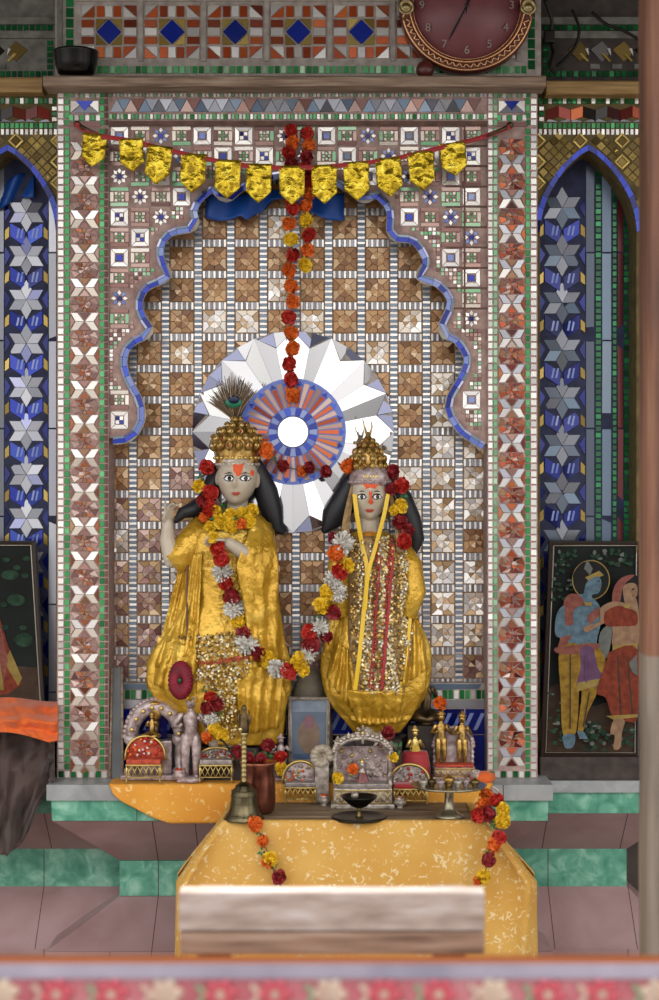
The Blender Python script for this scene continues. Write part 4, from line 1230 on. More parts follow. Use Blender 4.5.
# ------------------------------------------------------------------ statue at right
Y2 = .01
b0 = W(376, 770, Y2); root2 = thing('marble_statue', 'marble statue at right in gold robe with sequinned front and pointed crown', 'statue', (b0.x, Y2, PZ))
A = root2
mb = MB()
mb.tube(pts((378, 650, .03), (377, 612, .025), (375, 570, .01), (371, 545, .015), (369, 532, .01)), [.078, .075, .082, .085, .04], MARBLE, 16, flat=.75, round_end=True)
mb.tube(pts((369, 538, .01), (369.5, 512, -.005)), [.033, .028], MARBLE, 14)
head_mesh(mb, W(369.5, 493.5, -.012), 18.6 * S(0), 27.5 * S(0), MARBLE, yaw=.02, tilt=-.02)
mb.tube(pts((346, 548, .02), (342, 575, .01), (345, 602, .0)), [.034, .03, .025], MARBLE, 12, round_end=True)
mb.tube(pts((345, 602, .0), (354, 606, .0), (362, 606, .0)), [.025, .022, .017], MARBLE, 12, round_end=True)
hand_mesh(mb, W(362, 606, .0), (.9, -.05, .1), (0, 1, 0), 20 * S(0), MARBLE, 1, [.3, .4, .4, .5])
mb.tube(pts((398, 548, .02), (408, 575, .01), (405, 602, .0)), [.034, .03, .025], MARBLE, 12, round_end=True)
mb.tube(pts((405, 602, .0), (398, 596, .0), (390, 596, .0)), [.025, .022, .017], MARBLE, 12, round_end=True)
hand_mesh(mb, W(390, 596, .0), (-.9, -.05, .1), (0, 1, 0), 20 * S(0), MARBLE, -1, [.3, .4, .4, .5])
for sx in (-1, 1):
    mb.tube(pts((378 + sx * 11, 640, .03), (378 + sx * 9, 690, .01), (378 + sx * 8, 728, .02)), [.05, .036, .024], MARBLE, 12, round_end=True)
    mb.tube(pts((378 + sx * 8, 727, .02), (378 + sx * 10, 732, -.035)), [.024, .018], MARBLE, 10, round_end=True)
mb.tube([W(378, 738, .01), W(378, 726, .01)], [.045, .045], MARBLE, 14)
body2 = fuse(mb, 'marble_body', A)
bv = bvh_of(body2)
face(A, bv, 369.3, 497, 7.8, (369.6, 510.5), 1.05)
patch('forehead_paste', A, bv, [(360, 484), (366, 481), (375, 481), (382, 485), (375, 489), (366, 489)], TIL, .0016)
patch('nose_paste', A, bv, [(369, 490), (372, 490), (373.5, 503), (371, 505), (368, 503)], TIL, .0014)
mb = MB(); p = W(378, 738, Y2); mb.box(p.x - .07, p.x + .07, -.05, .095, PZ, p.z, GRD, .006); mb.build('pedestal', A)
R2_ = Robe([(530, 369, 12), (537, 371, 26), (546, 373, 36), (565, 375, 40), (598, 374, 40), (622, 374, 44), (645, 376, 51), (668, 376, 53), (690, 376, 50), (706, 376, 42), (720, 377, 31), (732, 377, 22)], Y2, 8.4, amp=.045, maxd=.10, folds=8)
mb = MB(); R2_.build(mb, GOLDR)
mb.tube(pts((396, 541, .01), (411, 565, .0), (415, 592, -.01), (408, 618, -.03)), [.03, .034, .034, .022], GOLDR, 18)
mb.tube(pts((350, 541, .01), (339, 565, .0), (336, 592, -.01), (343, 618, -.03)), [.03, .034, .034, .022], GOLDR, 18)
mb.build('gold_robe', A)
mb = MB(); drape(mb, (405, 419, 622, 618), (398, 429, 690, 668), 16, 1.4, GOLDR, R2_, .012, .008, 3); mb.build('skirt_fold', A)
mb = MB(); drape(mb, (336, 348, 640, 650), (326, 352, 676, 712), 16, 3.4, GOLDR, R2_, .012, .008, 3); mb.build('skirt_fold', A)
mb = MB(); drape(mb, (344, 404, 690, 692), (358, 400, 726, 724), 12, 2.4, GOLDR, R2_, .014, .008, 5); mb.build('skirt_fold', A)
mb = MB()
def cape(px, py):
    t = (py - 535) / 160
    l = 350 + 2 * t if py < 640 else 350 + (py - 640) * .16
    r = 404 + 8 * math.sin(t * 3) - 8 * max(0, t - .6)
    if not (l < px < r): return None
    yl = 367 - max(0, py - 570) * .09
    if abs(px - (391 - 10 * t)) < 1.8 or abs(px - (378 - 5 * t)) < 1.2: return SQR
    if abs(px - yl) < 3: return None
    if int((px - l) / 7) % 3 == 0: return random.choice([SQ[0], SQ[2], SQ[0], None])
    return random.choice([SQ[1], SQ[3], SQ[0], SQ[3]])
CAPE = nmat('brown_brocade', [(.3, '6E5430'), (.7, 'A08250')], 60, .5, .2, bstr=.4)
rs = []
for i in range(41):
    py = 536 + 160 * i / 40; t = (py - 535) / 160
    l = 348 if py < 640 else 348 + (py - 640) * .16
    r = 406 + 8 * math.sin(t * 3) - 8 * max(0, t - .6)
    row = [R2_.front(l + (r - l) * j / 16, py, .008 + .002 * math.sin(j * 1.6)) for j in range(17)]
    rs.append(row + [q + Vector((0, .005, 0)) for q in reversed(row)])
mb.rings(rs, CAPE)
cape_o = mb.build('brocade_panel', A)
mb = MB(); sequins(mb, R2_, cape, 346, 416, 538, 694, 2.7, None, .0135, 1.7); mb.build('sequins', cape_o)
mb = MB()
ribbon(mb, [W(354.5, 494, -.055), W(357, 515, -.062), R2_.front(362, 545, .014), R2_.front(367, 570, .016), R2_.front(364, 610, .016), R2_.front(359, 660, .016), R2_.front(355, 690, .016)], .0135, YRIB)
ribbon(mb, [W(388, 494, -.055), W(384, 515, -.064), R2_.front(376, 545, .018), R2_.front(368, 575, .020), R2_.front(365, 610, .018)], .0125, YRIB)
ribbon(mb, [R2_.front(409, 560, .012), R2_.front(412, 590, .012), R2_.front(408, 640, .012), R2_.front(400, 692, .012)], .01, YRIB)
mb.build('yellow_ribbon', A)
mb = MB(); ribbon(mb, [R2_.front(394 - 2 * k, 545 + 24 * k, .0165) for k in range(7)], .007, REDC); ribbon(mb, [R2_.front(381 - 2 * k, 556 + 22 * k, .0165) for k in range(7)], .004, REDC); mb.build('red_braid', cape_o)
# chest under the ribbons
mb = MB()
mb.ell(W(369, 541, -.012), (.032, .035, .032), mat('saffron_cloth', 'B87820', .6), 16); mb.build('blouse', A)
# hair and lace veil
mb = MB()
mb.ell(W(370, 492, .025), (.062, .05, .088), HAIR, 18)
mb.tube(pts((352, 480, .02), (343, 500, .03), (334, 517, .035), (325, 530, .035)), [.024, .036, .040, .012], HAIR, 12, round_end=True)
mb.tube(pts((388, 478, .02), (400, 498, .03), (410, 520, .03), (416, 540, .03), (413, 556, .03)), [.024, .036, .034, .026, .008], HAIR, 12, round_end=True)
mb.build('hair', A)
mb = MB(); ribbon(mb, [W(353, 486, -.03), W(349, 505, -.03), W(346, 525, -.03), W(344, 548, -.035)], [.014, .03], CAPE, .006)
ribbon(mb, [W(389, 488, -.03), W(394, 510, -.03), W(398, 530, -.03), W(400, 552, -.04)], [.012, .024], CAPE, .006); mb.build('lace_veil', A)
# tiara and pointed crown
mb = MB(); cc = W(370, 481, -.012)
mb.lathe([(18.6 * s0, -6 * s0), (20.4 * s0, -2 * s0), (20.6 * s0, 4 * s0), (19 * s0, 9 * s0), (15.5 * s0, 13.5 * s0), (12 * s0, 16 * s0)], cc, SILVP, 36, sy=.95)
for k in range(24):
    t = 2 * PI * k / 24; mb.ell(cc + Vector((20.8 * s0 * math.cos(t), 19.6 * s0 * math.sin(t), -1 * s0)), 1.8 * s0, SILVP, 6)
for k in range(5): mb.ell(cc + Vector(((k - 2) * 3.2 * s0, -19.6 * s0 + abs(k - 2) * .002, 4 * s0)), (1.3 * s0, .002, 2.4 * s0), GOLDL, 6)
tiara = mb.build('tiara', A)
mb = MB(); cc = W(368, 469, -.012)
mb.lathe([(15 * s0, -3 * s0), (17.5 * s0, 0), (16.6 * s0, 8 * s0), (16 * s0, 14 * s0), (12.5 * s0, 21 * s0), (8 * s0, 26 * s0), (4.5 * s0, 30 * s0), (2.2 * s0, 34 * s0), (.8 * s0, 37 * s0)], cc, GOLD, 30, sy=.85)
crown_lobes(mb, cc, [(17 * s0, 3 * s0, 3.6 * s0, 12), (16.4 * s0, 10 * s0, 3.5 * s0, 12), (13.4 * s0, 17 * s0, 3.3 * s0, 10), (9.4 * s0, 23 * s0, 3 * s0, 8), (5.6 * s0, 28 * s0, 2.4 * s0, 6)], 10, .85, GOLD, JW)
crown2 = mb.build('crown', A)
mb = MB()
mb.tube([cc + Vector((-.002, 0, 33 * s0)), cc + Vector((-.012, 0, 44 * s0)), cc + Vector((-.016, 0, 50 * s0))], [.004, .0025, .001], GOLD, 6)
mb.tube([cc + Vector((.004, 0, 33 * s0)), cc + Vector((.012, 0, 42 * s0)), cc + Vector((.010, 0, 47 * s0))], [.004, .0025, .001], GOLD, 6)
mb.build('finial', crown2)
# ================================================================== garlands
zz = -.115
g = [(214, 545, -.125, 'r', 6)]
G1 = [(213, 538, 'y', 6), (218, 548, 'r', 7.5), (221, 558, 'r', 8.5), (222, 572, 'w', 10), (226, 583, 'r', 7.5), (231, 596, 'd', 9), (234, 608, 'w', 10.5), (239, 620, 'y', 9),
      (245, 633, 'd', 8.5), (247, 644, 'w', 11), (257, 653, 'd', 9), (268, 660, 'y', 9), (277, 669, 'w', 9.5), (289, 671, 'r', 9), (299, 661, 'y', 9), (304, 671, 'y', 6)]
items = []
for (x, y, k, r) in G1:
    q = R1_.front(x, y, .026) if y < 668 and y > 566 and x < 272 else None
    Y = q.y if q else (-.12 if y > 600 else -.135)
    items.append((x, y, Y, k, r))
items += [(308, 655, -.11, 'w', 8), (311, 645, -.11, 'd', 9), (309, 632, -.11, 'r', 8), (320, 627, -.105, 'w', 9), (326, 636, -.10, 'd', 7), (322, 606, -.10, 'y', 9), (333, 612, -.10, 'd', 8), (327, 592, -.10, 'y', 8), (318, 616, -.10, 'g', 8),
          (338, 592, -.095, 'w', 9), (333, 581, -.095, 'w', 9), (340, 572, -.095, 'r', 9), (347, 566, -.09, 'y', 8), (336, 553, -.09, 'o', 9), (343, 543, -.085, 'w', 11), (333, 538, -.08, 'd', 6)]
items = [(x, y, Y, k, r * (1.2 if k == 'w' else 1.12)) for (x, y, Y, k, r) in items]
garland('long mixed flower garland draped in a loop across both statues', items)
# collar of yellow blossoms
garland('short collar of yellow marigolds round the neck of the left statue',
        [(216, 512, -.06, 'y', 7), (220, 522, -.085, 'y', 8), (230, 515, -.085, 'y', 7.5), (231, 526, -.10, 'y', 8), (241, 524, -.105, 'o', 6), (241, 514, -.085, 'y', 7.5), (249, 521, -.09, 'y', 8), (252, 510, -.07, 'y', 7.5), (224, 507, -.07, 'g', 7), (237, 519, -.105, 'g', 5)])
garland('red and yellow flower string hanging beside the left statue\'s crown and cheek',
        [(207, 467, -.03, 'r', 9), (201, 478, -.02, 'g', 6), (199, 486, -.03, 'y', 8), (210, 494, -.05, 'r', 10), (203, 501, -.045, 'd', 8), (210, 510, -.06, 'r', 9), (205, 517, -.06, 'o', 7), (215, 519, -.075, 'g', 6), (210, 527, -.08, 'y', 7)])
garland('red and yellow flower string hanging beside the right statue\'s crown and hair',
        [(393, 472, -.03, 'd', 8), (401, 485, -.04, 'r', 9), (391, 489, -.05, 'd', 7), (403, 497, -.045, 'g', 6), (401, 506, -.05, 'y', 8), (394, 510, -.055, 'y', 6), (400, 522, -.055, 'd', 9), (408, 530, -.05, 'd', 8), (404, 541, -.055, 'r', 9)])
def single(label, px, py, Y, k, r, cat='flower'):
    o = flower(k, W(px, py, Y), r * S(Y), None); tag(o, label, cat); return o
single('orange marigold tucked at the right side of the left statue\'s crown', 266, 450, -.045, 'o', 9)
single('orange marigold tucked at the left side of the right statue\'s pointed crown', 348, 466, -.03, 'o', 8.5)
garland('trailing red and white flower garland down the lower front of the left statue',
        [(204, 690, -.125, 'g', 6), (210, 697, -.125, 'r', 7), (207, 708, -.13, 'd', 8), (217, 704, -.13, 'd', 8), (220, 714, -.13, 'g', 6), (211, 719, -.13, 'w', 8), (214, 729, -.13, 'y', 8), (222, 735, -.13, 'y', 8), (207, 737, -.13, 'o', 7)])
garland('faded red flowers tied to the lower left of the sunburst mirror', [(283, 466, .06, 'd', 7), (275, 461, .06, 'g', 6), (302, 471, .06, 'o', 6), (309, 467, .06, 'd', 7), (326, 472, .06, 'd', 7)])
# hanging strings of marigolds in the centre of the niche
it = []
ks = 'rordoorroyroooroorrorororrororr'
y = 131; k = 0
while y < 396:
    r = 8 if y < 270 else 8.5
    it.append((291 + 2 * math.sin(k * 2.1), y, -.035 if y < 240 else .0 + (.06 if y > 330 else .03), ks[k % len(ks)], r)); y += 11 if y < 200 else 15.6; k += 1
garland('long string of orange and red marigolds hanging down onto the sunburst mirror', it)
it = []; y = 133; k = 0
while y < 275:
    it.append((307 + 2 * math.sin(k * 1.7), y, -.035, 'rodrrooyroyrord'[k % 14], 8)); y += 12 if y < 200 else 15; k += 1
garland('shorter string of red and orange marigolds beside the long central string', it)

# ================================================================== bunting
cord = [(76, 124), (84, 130), (95, 135), (131, 141), (160, 148), (194, 156), (228, 163), (259, 167), (292, 168), (324, 167), (356, 164), (388, 160), (420, 153), (452, 145), (480, 138), (510, 127)]
BY = -.075
p0 = W(298, 166, BY)
root = thing('pennant_bunting', 'red cord of shiny gold foil pennants strung across the niche top', 'bunting', p0)
mb = MB()
ribbon(mb, [W(x, y, BY if 90 < x < 470 else -.03) for x, y in cord], .0145, REDC, .003); mb.build('red_cord', root)
peg = MB()
tops = [(95, 135, -.1), (131, 140, .05), (160, 147, -.12), (194, 155, -.06), (228, 161, -.03), (259, 165, -.02), (292, 167, 0), (324, 166, .02), (356, 163, .04), (388, 159, .08), (420, 153, .1), (452, 144, .12)]
for q, (x, y, ro) in enumerate(tops):
    n, rows = 12, 14; w = 26.5 if q > 1 else 25; h = 39 if 2 <= q <= 10 else 33
    mb = MB(); rs = []
    for i in range(rows + 1):
        t = i / rows; row = []
        wid = 1 if t < .72 else 1 - ((t - .72) / .28) * .93
        for j in range(n + 1):
            u = (j / n - .5) * w * wid * (1 - .05 * math.sin(t * PI)); v = t * h - 1.5
            xx = x + u * math.cos(ro) + v * math.sin(ro); yy = y - u * math.sin(ro) + v * math.cos(ro)
            bmp = .007 * noise.noise(Vector((u * .16 + q * 7, v * .16, q))) + .004 * noise.noise(Vector((u * .5, v * .5, q * 3)))
            row.append(W(xx, yy, BY - .003 - bmp - .006 * math.sin((j / n) * PI)))
        rs.append(row + [p + Vector((0, .0022, 0)) for p in reversed(row)])
    mb.rings(rs, GOLDF)
    mb.build('pennant', root)
for x, y, lab in ((505, 128, 'right'), (82, 127, 'left')):
    mb = MB(); p = W(x, y, -.03); d = 1 if x > 300 else -1
    mb.tube([W(x + 6 * d, y - 4, .0), W(x, y, -.035), W(x - 18 * d, y + 8, -.04)], [.007, .006, .003], BRONZE, 8); mb.ell(W(x + 5 * d, y - 3, -.01), .011, BRONZE, 10)
    tag(mb.build('iron_hook'), 'dark bent iron hook at the %s end of the gold bunting' % lab, 'hook')
# blue cloth tucked behind the arch top
mb = MB(); rs = []
for i in range(9):
    t = i / 8; row = []
    for j in range(25):
        u = j / 24; x = 206 + 138 * u
        y = 192 + 6 * math.sin(u * 9) * .4 + t * (18 + 9 * math.sin(u * 7 + 1) + (8 if .25 < u < .42 else 0))
        row.append(W(x, y, .085 - .014 * math.sin(u * 22 + t * 2) - .012 * t))
    rs.append(row + [p + Vector((0, .003, 0)) for p in reversed(row)])
mb.rings(rs, BLUC); tag(mb.build('blue_cloth'), 'crumpled bright blue cloth strip tucked under the arch top behind the bunting', 'cloth')
# blue tarpaulin seen through the left arch
mb = MB(); rs = []
for i in range(7):
    t = i / 6
    row = [W(-16 + 50 * u, 188 + 24 * t - 16 * u + 3 * math.sin(7 * u), .22 - .02 * math.sin(u * 12 + 3 * t)) for u in [j / 14 for j in range(15)]]
    rs.append(row + [p + Vector((0, .003, 0)) for p in reversed(row)])
mb.rings(rs, BLUC); tag(mb.build('blue_cloth'), 'crumpled blue cloth hanging in the top of the left pointed arch', 'cloth')

# ================================================================== framed pictures
def PLANE(yb, zb, k):
    def f(px, py, lift=0.):
        Y = yb
        for _ in range(6):
            p = W(px, py, Y); Y = yb + (p.z - zb) * k - lift
        return W(px, py, Y)
    return f
PF = mat('dark_picture_frame', '2A201A', .4); PFE = mat('pale_frame_edge', 'B0A698', .4, .3)
def paint(mb, f, layers):
    lift = .0012
    for m, pts in layers:
        P = [f(x, y, lift) for x, y in pts]
        tri = tessellate_polygon([[Vector((p.x, p.z, 0)) for p in P]])
        fs = []
        for t in tri:
            a, b, c = [P[i] for i in t]
            fs.append(tuple(t) if (b - a).cross(c - a).y < 0 else tuple(reversed(t)))
        mb.add(P, fs, m); lift += .00022
def picture(name, label, f, corners, layers, bg, fw):
    c = [f(*p) for p in corners]   # tl, tr, br, bl
    base = (c[2] + c[3]) / 2
    root = thing(name, label, 'picture', base)
    mb = MB()
    back = [p + Vector((0, .018, 0)) for p in c]
    inner = []
    cen = sum(c, Vector()) / 4
    ex = (c[1] - c[0]).normalized(); ez = (c[0] - c[3]).normalized()
    inner = [c[0] + ex * fw - ez * fw, c[1] - ex * fw - ez * fw, c[2] - ex * fw + ez * fw, c[3] + ex * fw + ez * fw]
    frt = lambda p: p + Vector((0, -.010, 0))
    mid = [a * .45 + b * .55 for a, b in zip(c, inner)]
    rs = [back, [frt(p) for p in c], [frt(p) + Vector((0, -.004, 0)) for p in mid], [p + Vector((0, -.004, 0)) for p in inner]]
    n = 4; vs = [p for r in rs for p in r]; fs = []
    for i in range(3):
        for j in range(4): a = i * 4 + j; b = i * 4 + (j + 1) % 4; fs.append((a, a + 4, b + 4, b))
    fs.append((0, 1, 2, 3))
    mb.add(vs, fs, PF); fo = mb.build('frame', root)
    mb = MB(); mb.tube([p + Vector((0, -.006, 0)) for p in inner] + [inner[0] + Vector((0, -.006, 0))], .0022, PFE, 5); mb.build('frame_bead', fo)
    mb = MB(); mb.add([p + Vector((0, .0005, 0)) for p in inner], [(3, 2, 1, 0)], bg)
    paint(mb, f, layers); mb.build('painted_picture', root)
    return root
def pm(name, a, b_=None, s=30):
    dk = lambda h: tuple(int(h[i:i + 2], 16) / 255 * .8 for i in (0, 2, 4))
    m = nmat(name, [(.3, dk(a)), (.7, dk(b_ or a))], s, .6); m.node_tree.nodes['Principled BSDF'].inputs['Specular IOR Level'].default_value = .15; return m
SKB = pm('painted_blue_skin', '4A6270', '6E8898', 60); SKF = pm('painted_fair_skin', '8E6C54', 'AC8868', 60); DHO = pm('painted_yellow_cloth', '7E5C18', 'B08A30', 60)
SKR = pm('painted_red_skirt', '6C2818', '964026', 60); PUR = pm('painted_purple_sash', '5E3C5C', '7A5676'); BLK = pm('painted_dark_hair', '141014', '1E181A')
BG1 = pm('painted_night_forest', '0A0E0B', '18201A', 9); GRN = pm('painted_foliage', '12281A', '2E5238', 40); RSH = pm('painted_pink_shawl', '7C4238', '9A5C4E', 60)
GLD = pm('painted_gold', '8E7434', 'AE9450'); PAL = pm('painted_pale_cloth', '5E625E', '7E8078'); BRD = pm('painted_brown_ground', '3C2A20', '54402E')
def c4(*l):
    P = [(540 + x / 4.55, 540 + y / 4.55) for x, y in l]
    if len(P) < 5: return P
    return catmull([P[-1]] + P + [P[0], P[1]], 4)[4:-5]
def ring_poly(cx, cy, r0, r1):
    o_ = [(cx + r1 * math.cos(t), cy + r1 * math.sin(t)) for t in [2 * PI * k / 30 for k in range(30)]]
    return o_
blobs = lambda seed, x0, x1, y0, y1, n, r: [(GRN if q % 4 else PAL, oval(x0 + (x1 - x0) * random.random(), y0 + (y1 - y0) * random.random(), r * random.uniform(.4, 1), r * random.uniform(.3, .8), 8)) for q in range(n)]
lay = [(BRD, c4((30, 700), (120, 660), (200, 760), (440, 720), (445, 960), (30, 960)))]
lay += blobs(1, 552, 634, 550, 566, 50, 3.4) + blobs(2, 553, 572, 570, 600, 20, 3) + blobs(3, 582, 610, 722, 750, 60, 3) + blobs(4, 612, 634, 728, 748, 30, 3) + blobs(5, 549, 562, 690, 746, 20, 3)
lay += [(GLD, oval(591, 580, 19, 20, 30)), (BG1, oval(591, 580, 18, 19, 30)),
        (BLK, c4((165, 210), (150, 160), (190, 105), (250, 100), (285, 140), (250, 190), (230, 260), (190, 270))),
        (PAL, c4((200, 130), (215, 90), (240, 130), (228, 160))), (GLD, c4((205, 170), (270, 140), (290, 160), (225, 190))),
        (SKB, c4((215, 190), (262, 165), (280, 195), (268, 240), (235, 252), (238, 290), (195, 290), (200, 240))),
        (SKB, c4((110, 290), (200, 245), (265, 290), (280, 350), (262, 440), (240, 490), (120, 500), (90, 440))),
        (RSH, c4((110, 275), (160, 245), (200, 300), (120, 480), (80, 500), (95, 430))), (RSH, c4((190, 370), (265, 300), (275, 340), (215, 400))),
        (SKB, c4((75, 340), (110, 300), (120, 390), (200, 360), (225, 380), (210, 400), (110, 440), (70, 430))),
        (SKB, c4((150, 330), (195, 300), (215, 360), (180, 440), (165, 440))),
        (PAL, c4((275, 420), (330, 380), (320, 480), (300, 540), (270, 500))),
        (DHO, c4((90, 500), (185, 485), (178, 680), (162, 880), (105, 885), (95, 700))), (DHO, c4((180, 490), (255, 480), (300, 560), (262, 690), (215, 790), (195, 872), (172, 862), (190, 690))),
        (RSH, c4((70, 490), (150, 480), (260, 470), (262, 495), (160, 520), (80, 515))),
        (PUR, c4((185, 495), (238, 488), (262, 580), (300, 640), (240, 670), (168, 672), (185, 580))), (GLD, c4((168, 650), (300, 625), (302, 650), (168, 690))),
        (SKB, c4((105, 890), (158, 885), (152, 940), (120, 948), (108, 930))), (SKB, c4((168, 868), (200, 872), (218, 905), (180, 905))),
        (BLK, c4((350, 260), (340, 210), (375, 165), (445, 165), (445, 260), (400, 300))), (RSH, c4((330, 300), (335, 220), (375, 170), (430, 160), (380, 210), (360, 300))),
        (SKF, c4((378, 215), (410, 195), (440, 205), (442, 250), (420, 275), (400, 300), (385, 280))),
        (SKF, c4((275, 310), (330, 280), (390, 285), (440, 270), (447, 480), (335, 490), (330, 400), (290, 380), (215, 420), (200, 395), (270, 370))),
        (SKR, c4((295, 330), (350, 300), (395, 310), (440, 330), (440, 385), (380, 392), (300, 388))),
        (GLD, c4((330, 480), (445, 470), (445, 510), (330, 515))),
        (SKR, c4((325, 505), (445, 500), (445, 800), (400, 825), (335, 815), (300, 720), (258, 690), (300, 560))),
        (BRD, c4((350, 530), (358, 530), (372, 810), (364, 812))), (BRD, c4((395, 530), (402, 530), (425, 800), (417, 806))),
        (PAL, c4((405, 560), (440, 520), (445, 620), (420, 600))),
        (BLK, c4((262, 186), (270, 182), (272, 188), (264, 190))), (RSH, c4((266, 214), (278, 212), (274, 220), (266, 219))), (BLK, c4((418, 222), (428, 219), (430, 226), (420, 228))), (RSH, c4((418, 250), (432, 248), (428, 257), (420, 257))),
        (GLD, c4((200, 282), (238, 284), (234, 300), (206, 298))), (GLD, c4((380, 296), (412, 292), (408, 308), (386, 310))), (GLD, c4((300, 800), (445, 792), (445, 806), (335, 818))),
        (BRD, c4((135, 520), (141, 520), (140, 860), (134, 860))), (BRD, c4((222, 690), (228, 690), (200, 850), (194, 850))), (PUR, c4((205, 520), (210, 520), (215, 650), (208, 650))),
        (SKF, c4((335, 820), (385, 820), (372, 880), (365, 945), (335, 950), (340, 890), (320, 880)))]
fR = PLANE(.06, .552, .07)
picture('framed_painting', 'tall framed painting of a blue-skinned youth in yellow and a woman in a red skirt', fR,
        [(549, 541), (641, 541), (639, 757), (540.5, 757)], lay, BG1, .014)
fL = PLANE(.055, .552, .07)
layL = [(GRN, oval(10, 575, 9, 5)), (BRD, [(-60, 660), (40, 668), (42, 700), (-60, 700)]), (GRN, oval(24, 640, 9, 7)), (GRN, oval(16, 600, 9, 6)),
        (SKR, [(-40, 590), (-2, 612), (6, 640), (16, 668), (22, 684), (8, 694), (-40, 700)]), (GLD, [(4, 662), (10, 650), (22, 678), (18, 686)]), (RSH, [(-20, 600), (-2, 616), (8, 660), (2, 690), (-20, 690)]), (GLD, [(-10, 620), (-6, 620), (4, 690), (0, 690)])]
for q in range(10): layL.append((GRN, oval(random.uniform(-4, 28), random.uniform(558, 640), 4, 2.5, 8)))
picture('framed_painting', 'dark framed painting leaning at the left edge with a red skirt visible', fL, [(-64, 541), (35.5, 541), (48, 757), (-64, 757)], layL, BG1, .013)
mb = MB()
a = W(115.5, 783, -.03); q = [(112, 668), (122, 668), (123, 780), (110, 780)]
P = [W(x, y, -.02 if y > 700 else .05) for x, y in q]
PB = [p + Vector((0, .014, 0)) for p in P]
for p in PB[2:] + P[2:]: p.z = SZ + .001
mb.add(P + PB, [(3, 2, 1, 0), (4, 5, 6, 7), (0, 1, 5, 4), (1, 2, 6, 5), (2, 3, 7, 6), (3, 0, 4, 7)], nmat('grey_lacquer', [(.3, '2E3032'), (.7, '4C5052')], 12, .4))
mb.tube([P[0] + Vector((.0, -.003, 0)), P[3] + Vector((0, -.003, 0))], .004, WOOD, 6); mb.tube([P[1] + Vector((0, -.003, 0)), P[2] + Vector((0, -.003, 0))], .004, WOOD, 6)
tag(mb.build('wooden_board'), 'narrow dark grey board with brown edges leaning inside the left pilaster', 'board')

for nm, lab, x0, x1 in (('dark_ledge', 'dark grey ledge under the tall painting at right', 540, 652), ('dark_ledge', 'dark ledge behind the brown cloth bundle under the left painting', -70, 50)):
    mb = MB(); a = W(x0, 757.2, .045); b = W(x1, 757.2, .045); mb.box(a.x, b.x, .045, .095, .5525, a.z if x0 > 300 else W(0, 757.2, .055).z, GRD, .003)
    tag(mb.build(nm), lab, 'ledge')
# ================================================================== heaped cloths at left
def heap(name, label, m, fn, nu=110, nv=60, thick=.012):
    mb = MB(); rs = []
    for i in range(nv + 1):
        row = [fn(j / nu, i / nv) for j in range(nu + 1)]
        rs.append(row + [p + Vector((0, thick, -thick * .3)) for p in reversed(row)])
    mb.rings(rs, m); return tag(mb.build(name), label, 'cloth')
def f_brown(u, v):
    x = -70 + 124 * u
    top = 730 + 4 * math.sin(u * 6)
    bot = 862 - 70 * max(0, (u - .62) / .38) ** .8 + 8 * math.sin(u * 19)
    bot = bot if u < .95 else bot - 10
    y = top + (bot - top) * v
    bulge = math.sin(min(1, v * 1.5) * PI * .55)
    Y = .07 - .13 * bulge - .02 * abs(math.sin(u * 15 + v * 2.5 + 3 * noise.noise(Vector((u * 3, v * 3, 2))))) - .012 * math.sin(u * 41 + v * 5 + 5 * noise.noise(Vector((u * 4, v * 3, 7)))) - .02 * noise.noise(Vector((u * 7, v * 6, 1)))
    Y -= .028 * (.4 - abs(noise.noise(Vector((u * 5 + v * 2.5, v * 5 - u * 3, 9)))) * 1.6) + .008 * math.sin(u * 95 + v * 3) * max(0, v - .45)
    return W(x, y, Y)
heap('brown_cloth', 'dark brown folded cloth bundle hanging over the left plinth edge', BRC, f_brown)
def f_orange(u, v):
    x = -70 + 128 * u
    top = 701 + 2.5 * math.sin(u * 8) - 2 * u; bot = 732 + 14 * max(0, (u - .6) / .4) ** 1.5 - 6 * max(0, (u - .93) / .07)
    y = top + (bot - top) * v
    Y = .06 - .185 * math.sin(min(1, .1 + 1.1 * v) * PI * .5) - .009 * math.sin(v * 15 + u * 6 + 2 * noise.noise(Vector((u * 4, v * 2, 1)))) - .03 * noise.noise(Vector((u * 7, v * 3, 5))) - .012 * noise.noise(Vector((u * 18, v * 7, 5)))
    return W(x, y, Y)
heap('orange_cloth', 'folded bright orange cloth lying on the dark brown bundle', ORC, f_orange)

# ================================================================== altar cloth, table, tablecloth
mb = MB(); rs = []
NU = 90
for i in range(25):
    v = i / 24; row = []
    for j in range(NU + 1):
        u = j / NU; px = 109 + 384 * u
        x = W(px, 0, -.125).x
        e = min(u, 1 - u) * 2
        drop = .115 * min(1, (e / .32)) ** .55
        if v < .4: row.append(Vector((x, .02 - (.02 + .124) * v / .4, SZ + .003 + .0015 * noise.noise(Vector((x * 14, v * 5, 0))))))
        else:
            t = (v - .4) / .6
            row.append(Vector((x, -.125 - .004 * math.sin(min(1, t * 3) * PI / 2) - .006 * t * math.sin(u * 40 + 3 * math.sin(u * 11)), SZ + .003 - drop * t)))
    rs.append(row + [p + (Vector((0, 0, -.0022)) if v < .4 else Vector((0, .0022, 0))) for p in reversed(row)])
mb.rings(rs, ACLOTH); tag(mb.build('altar_cloth'), 'orange printed cloth sagging over the front edge of the altar slab', 'cloth')

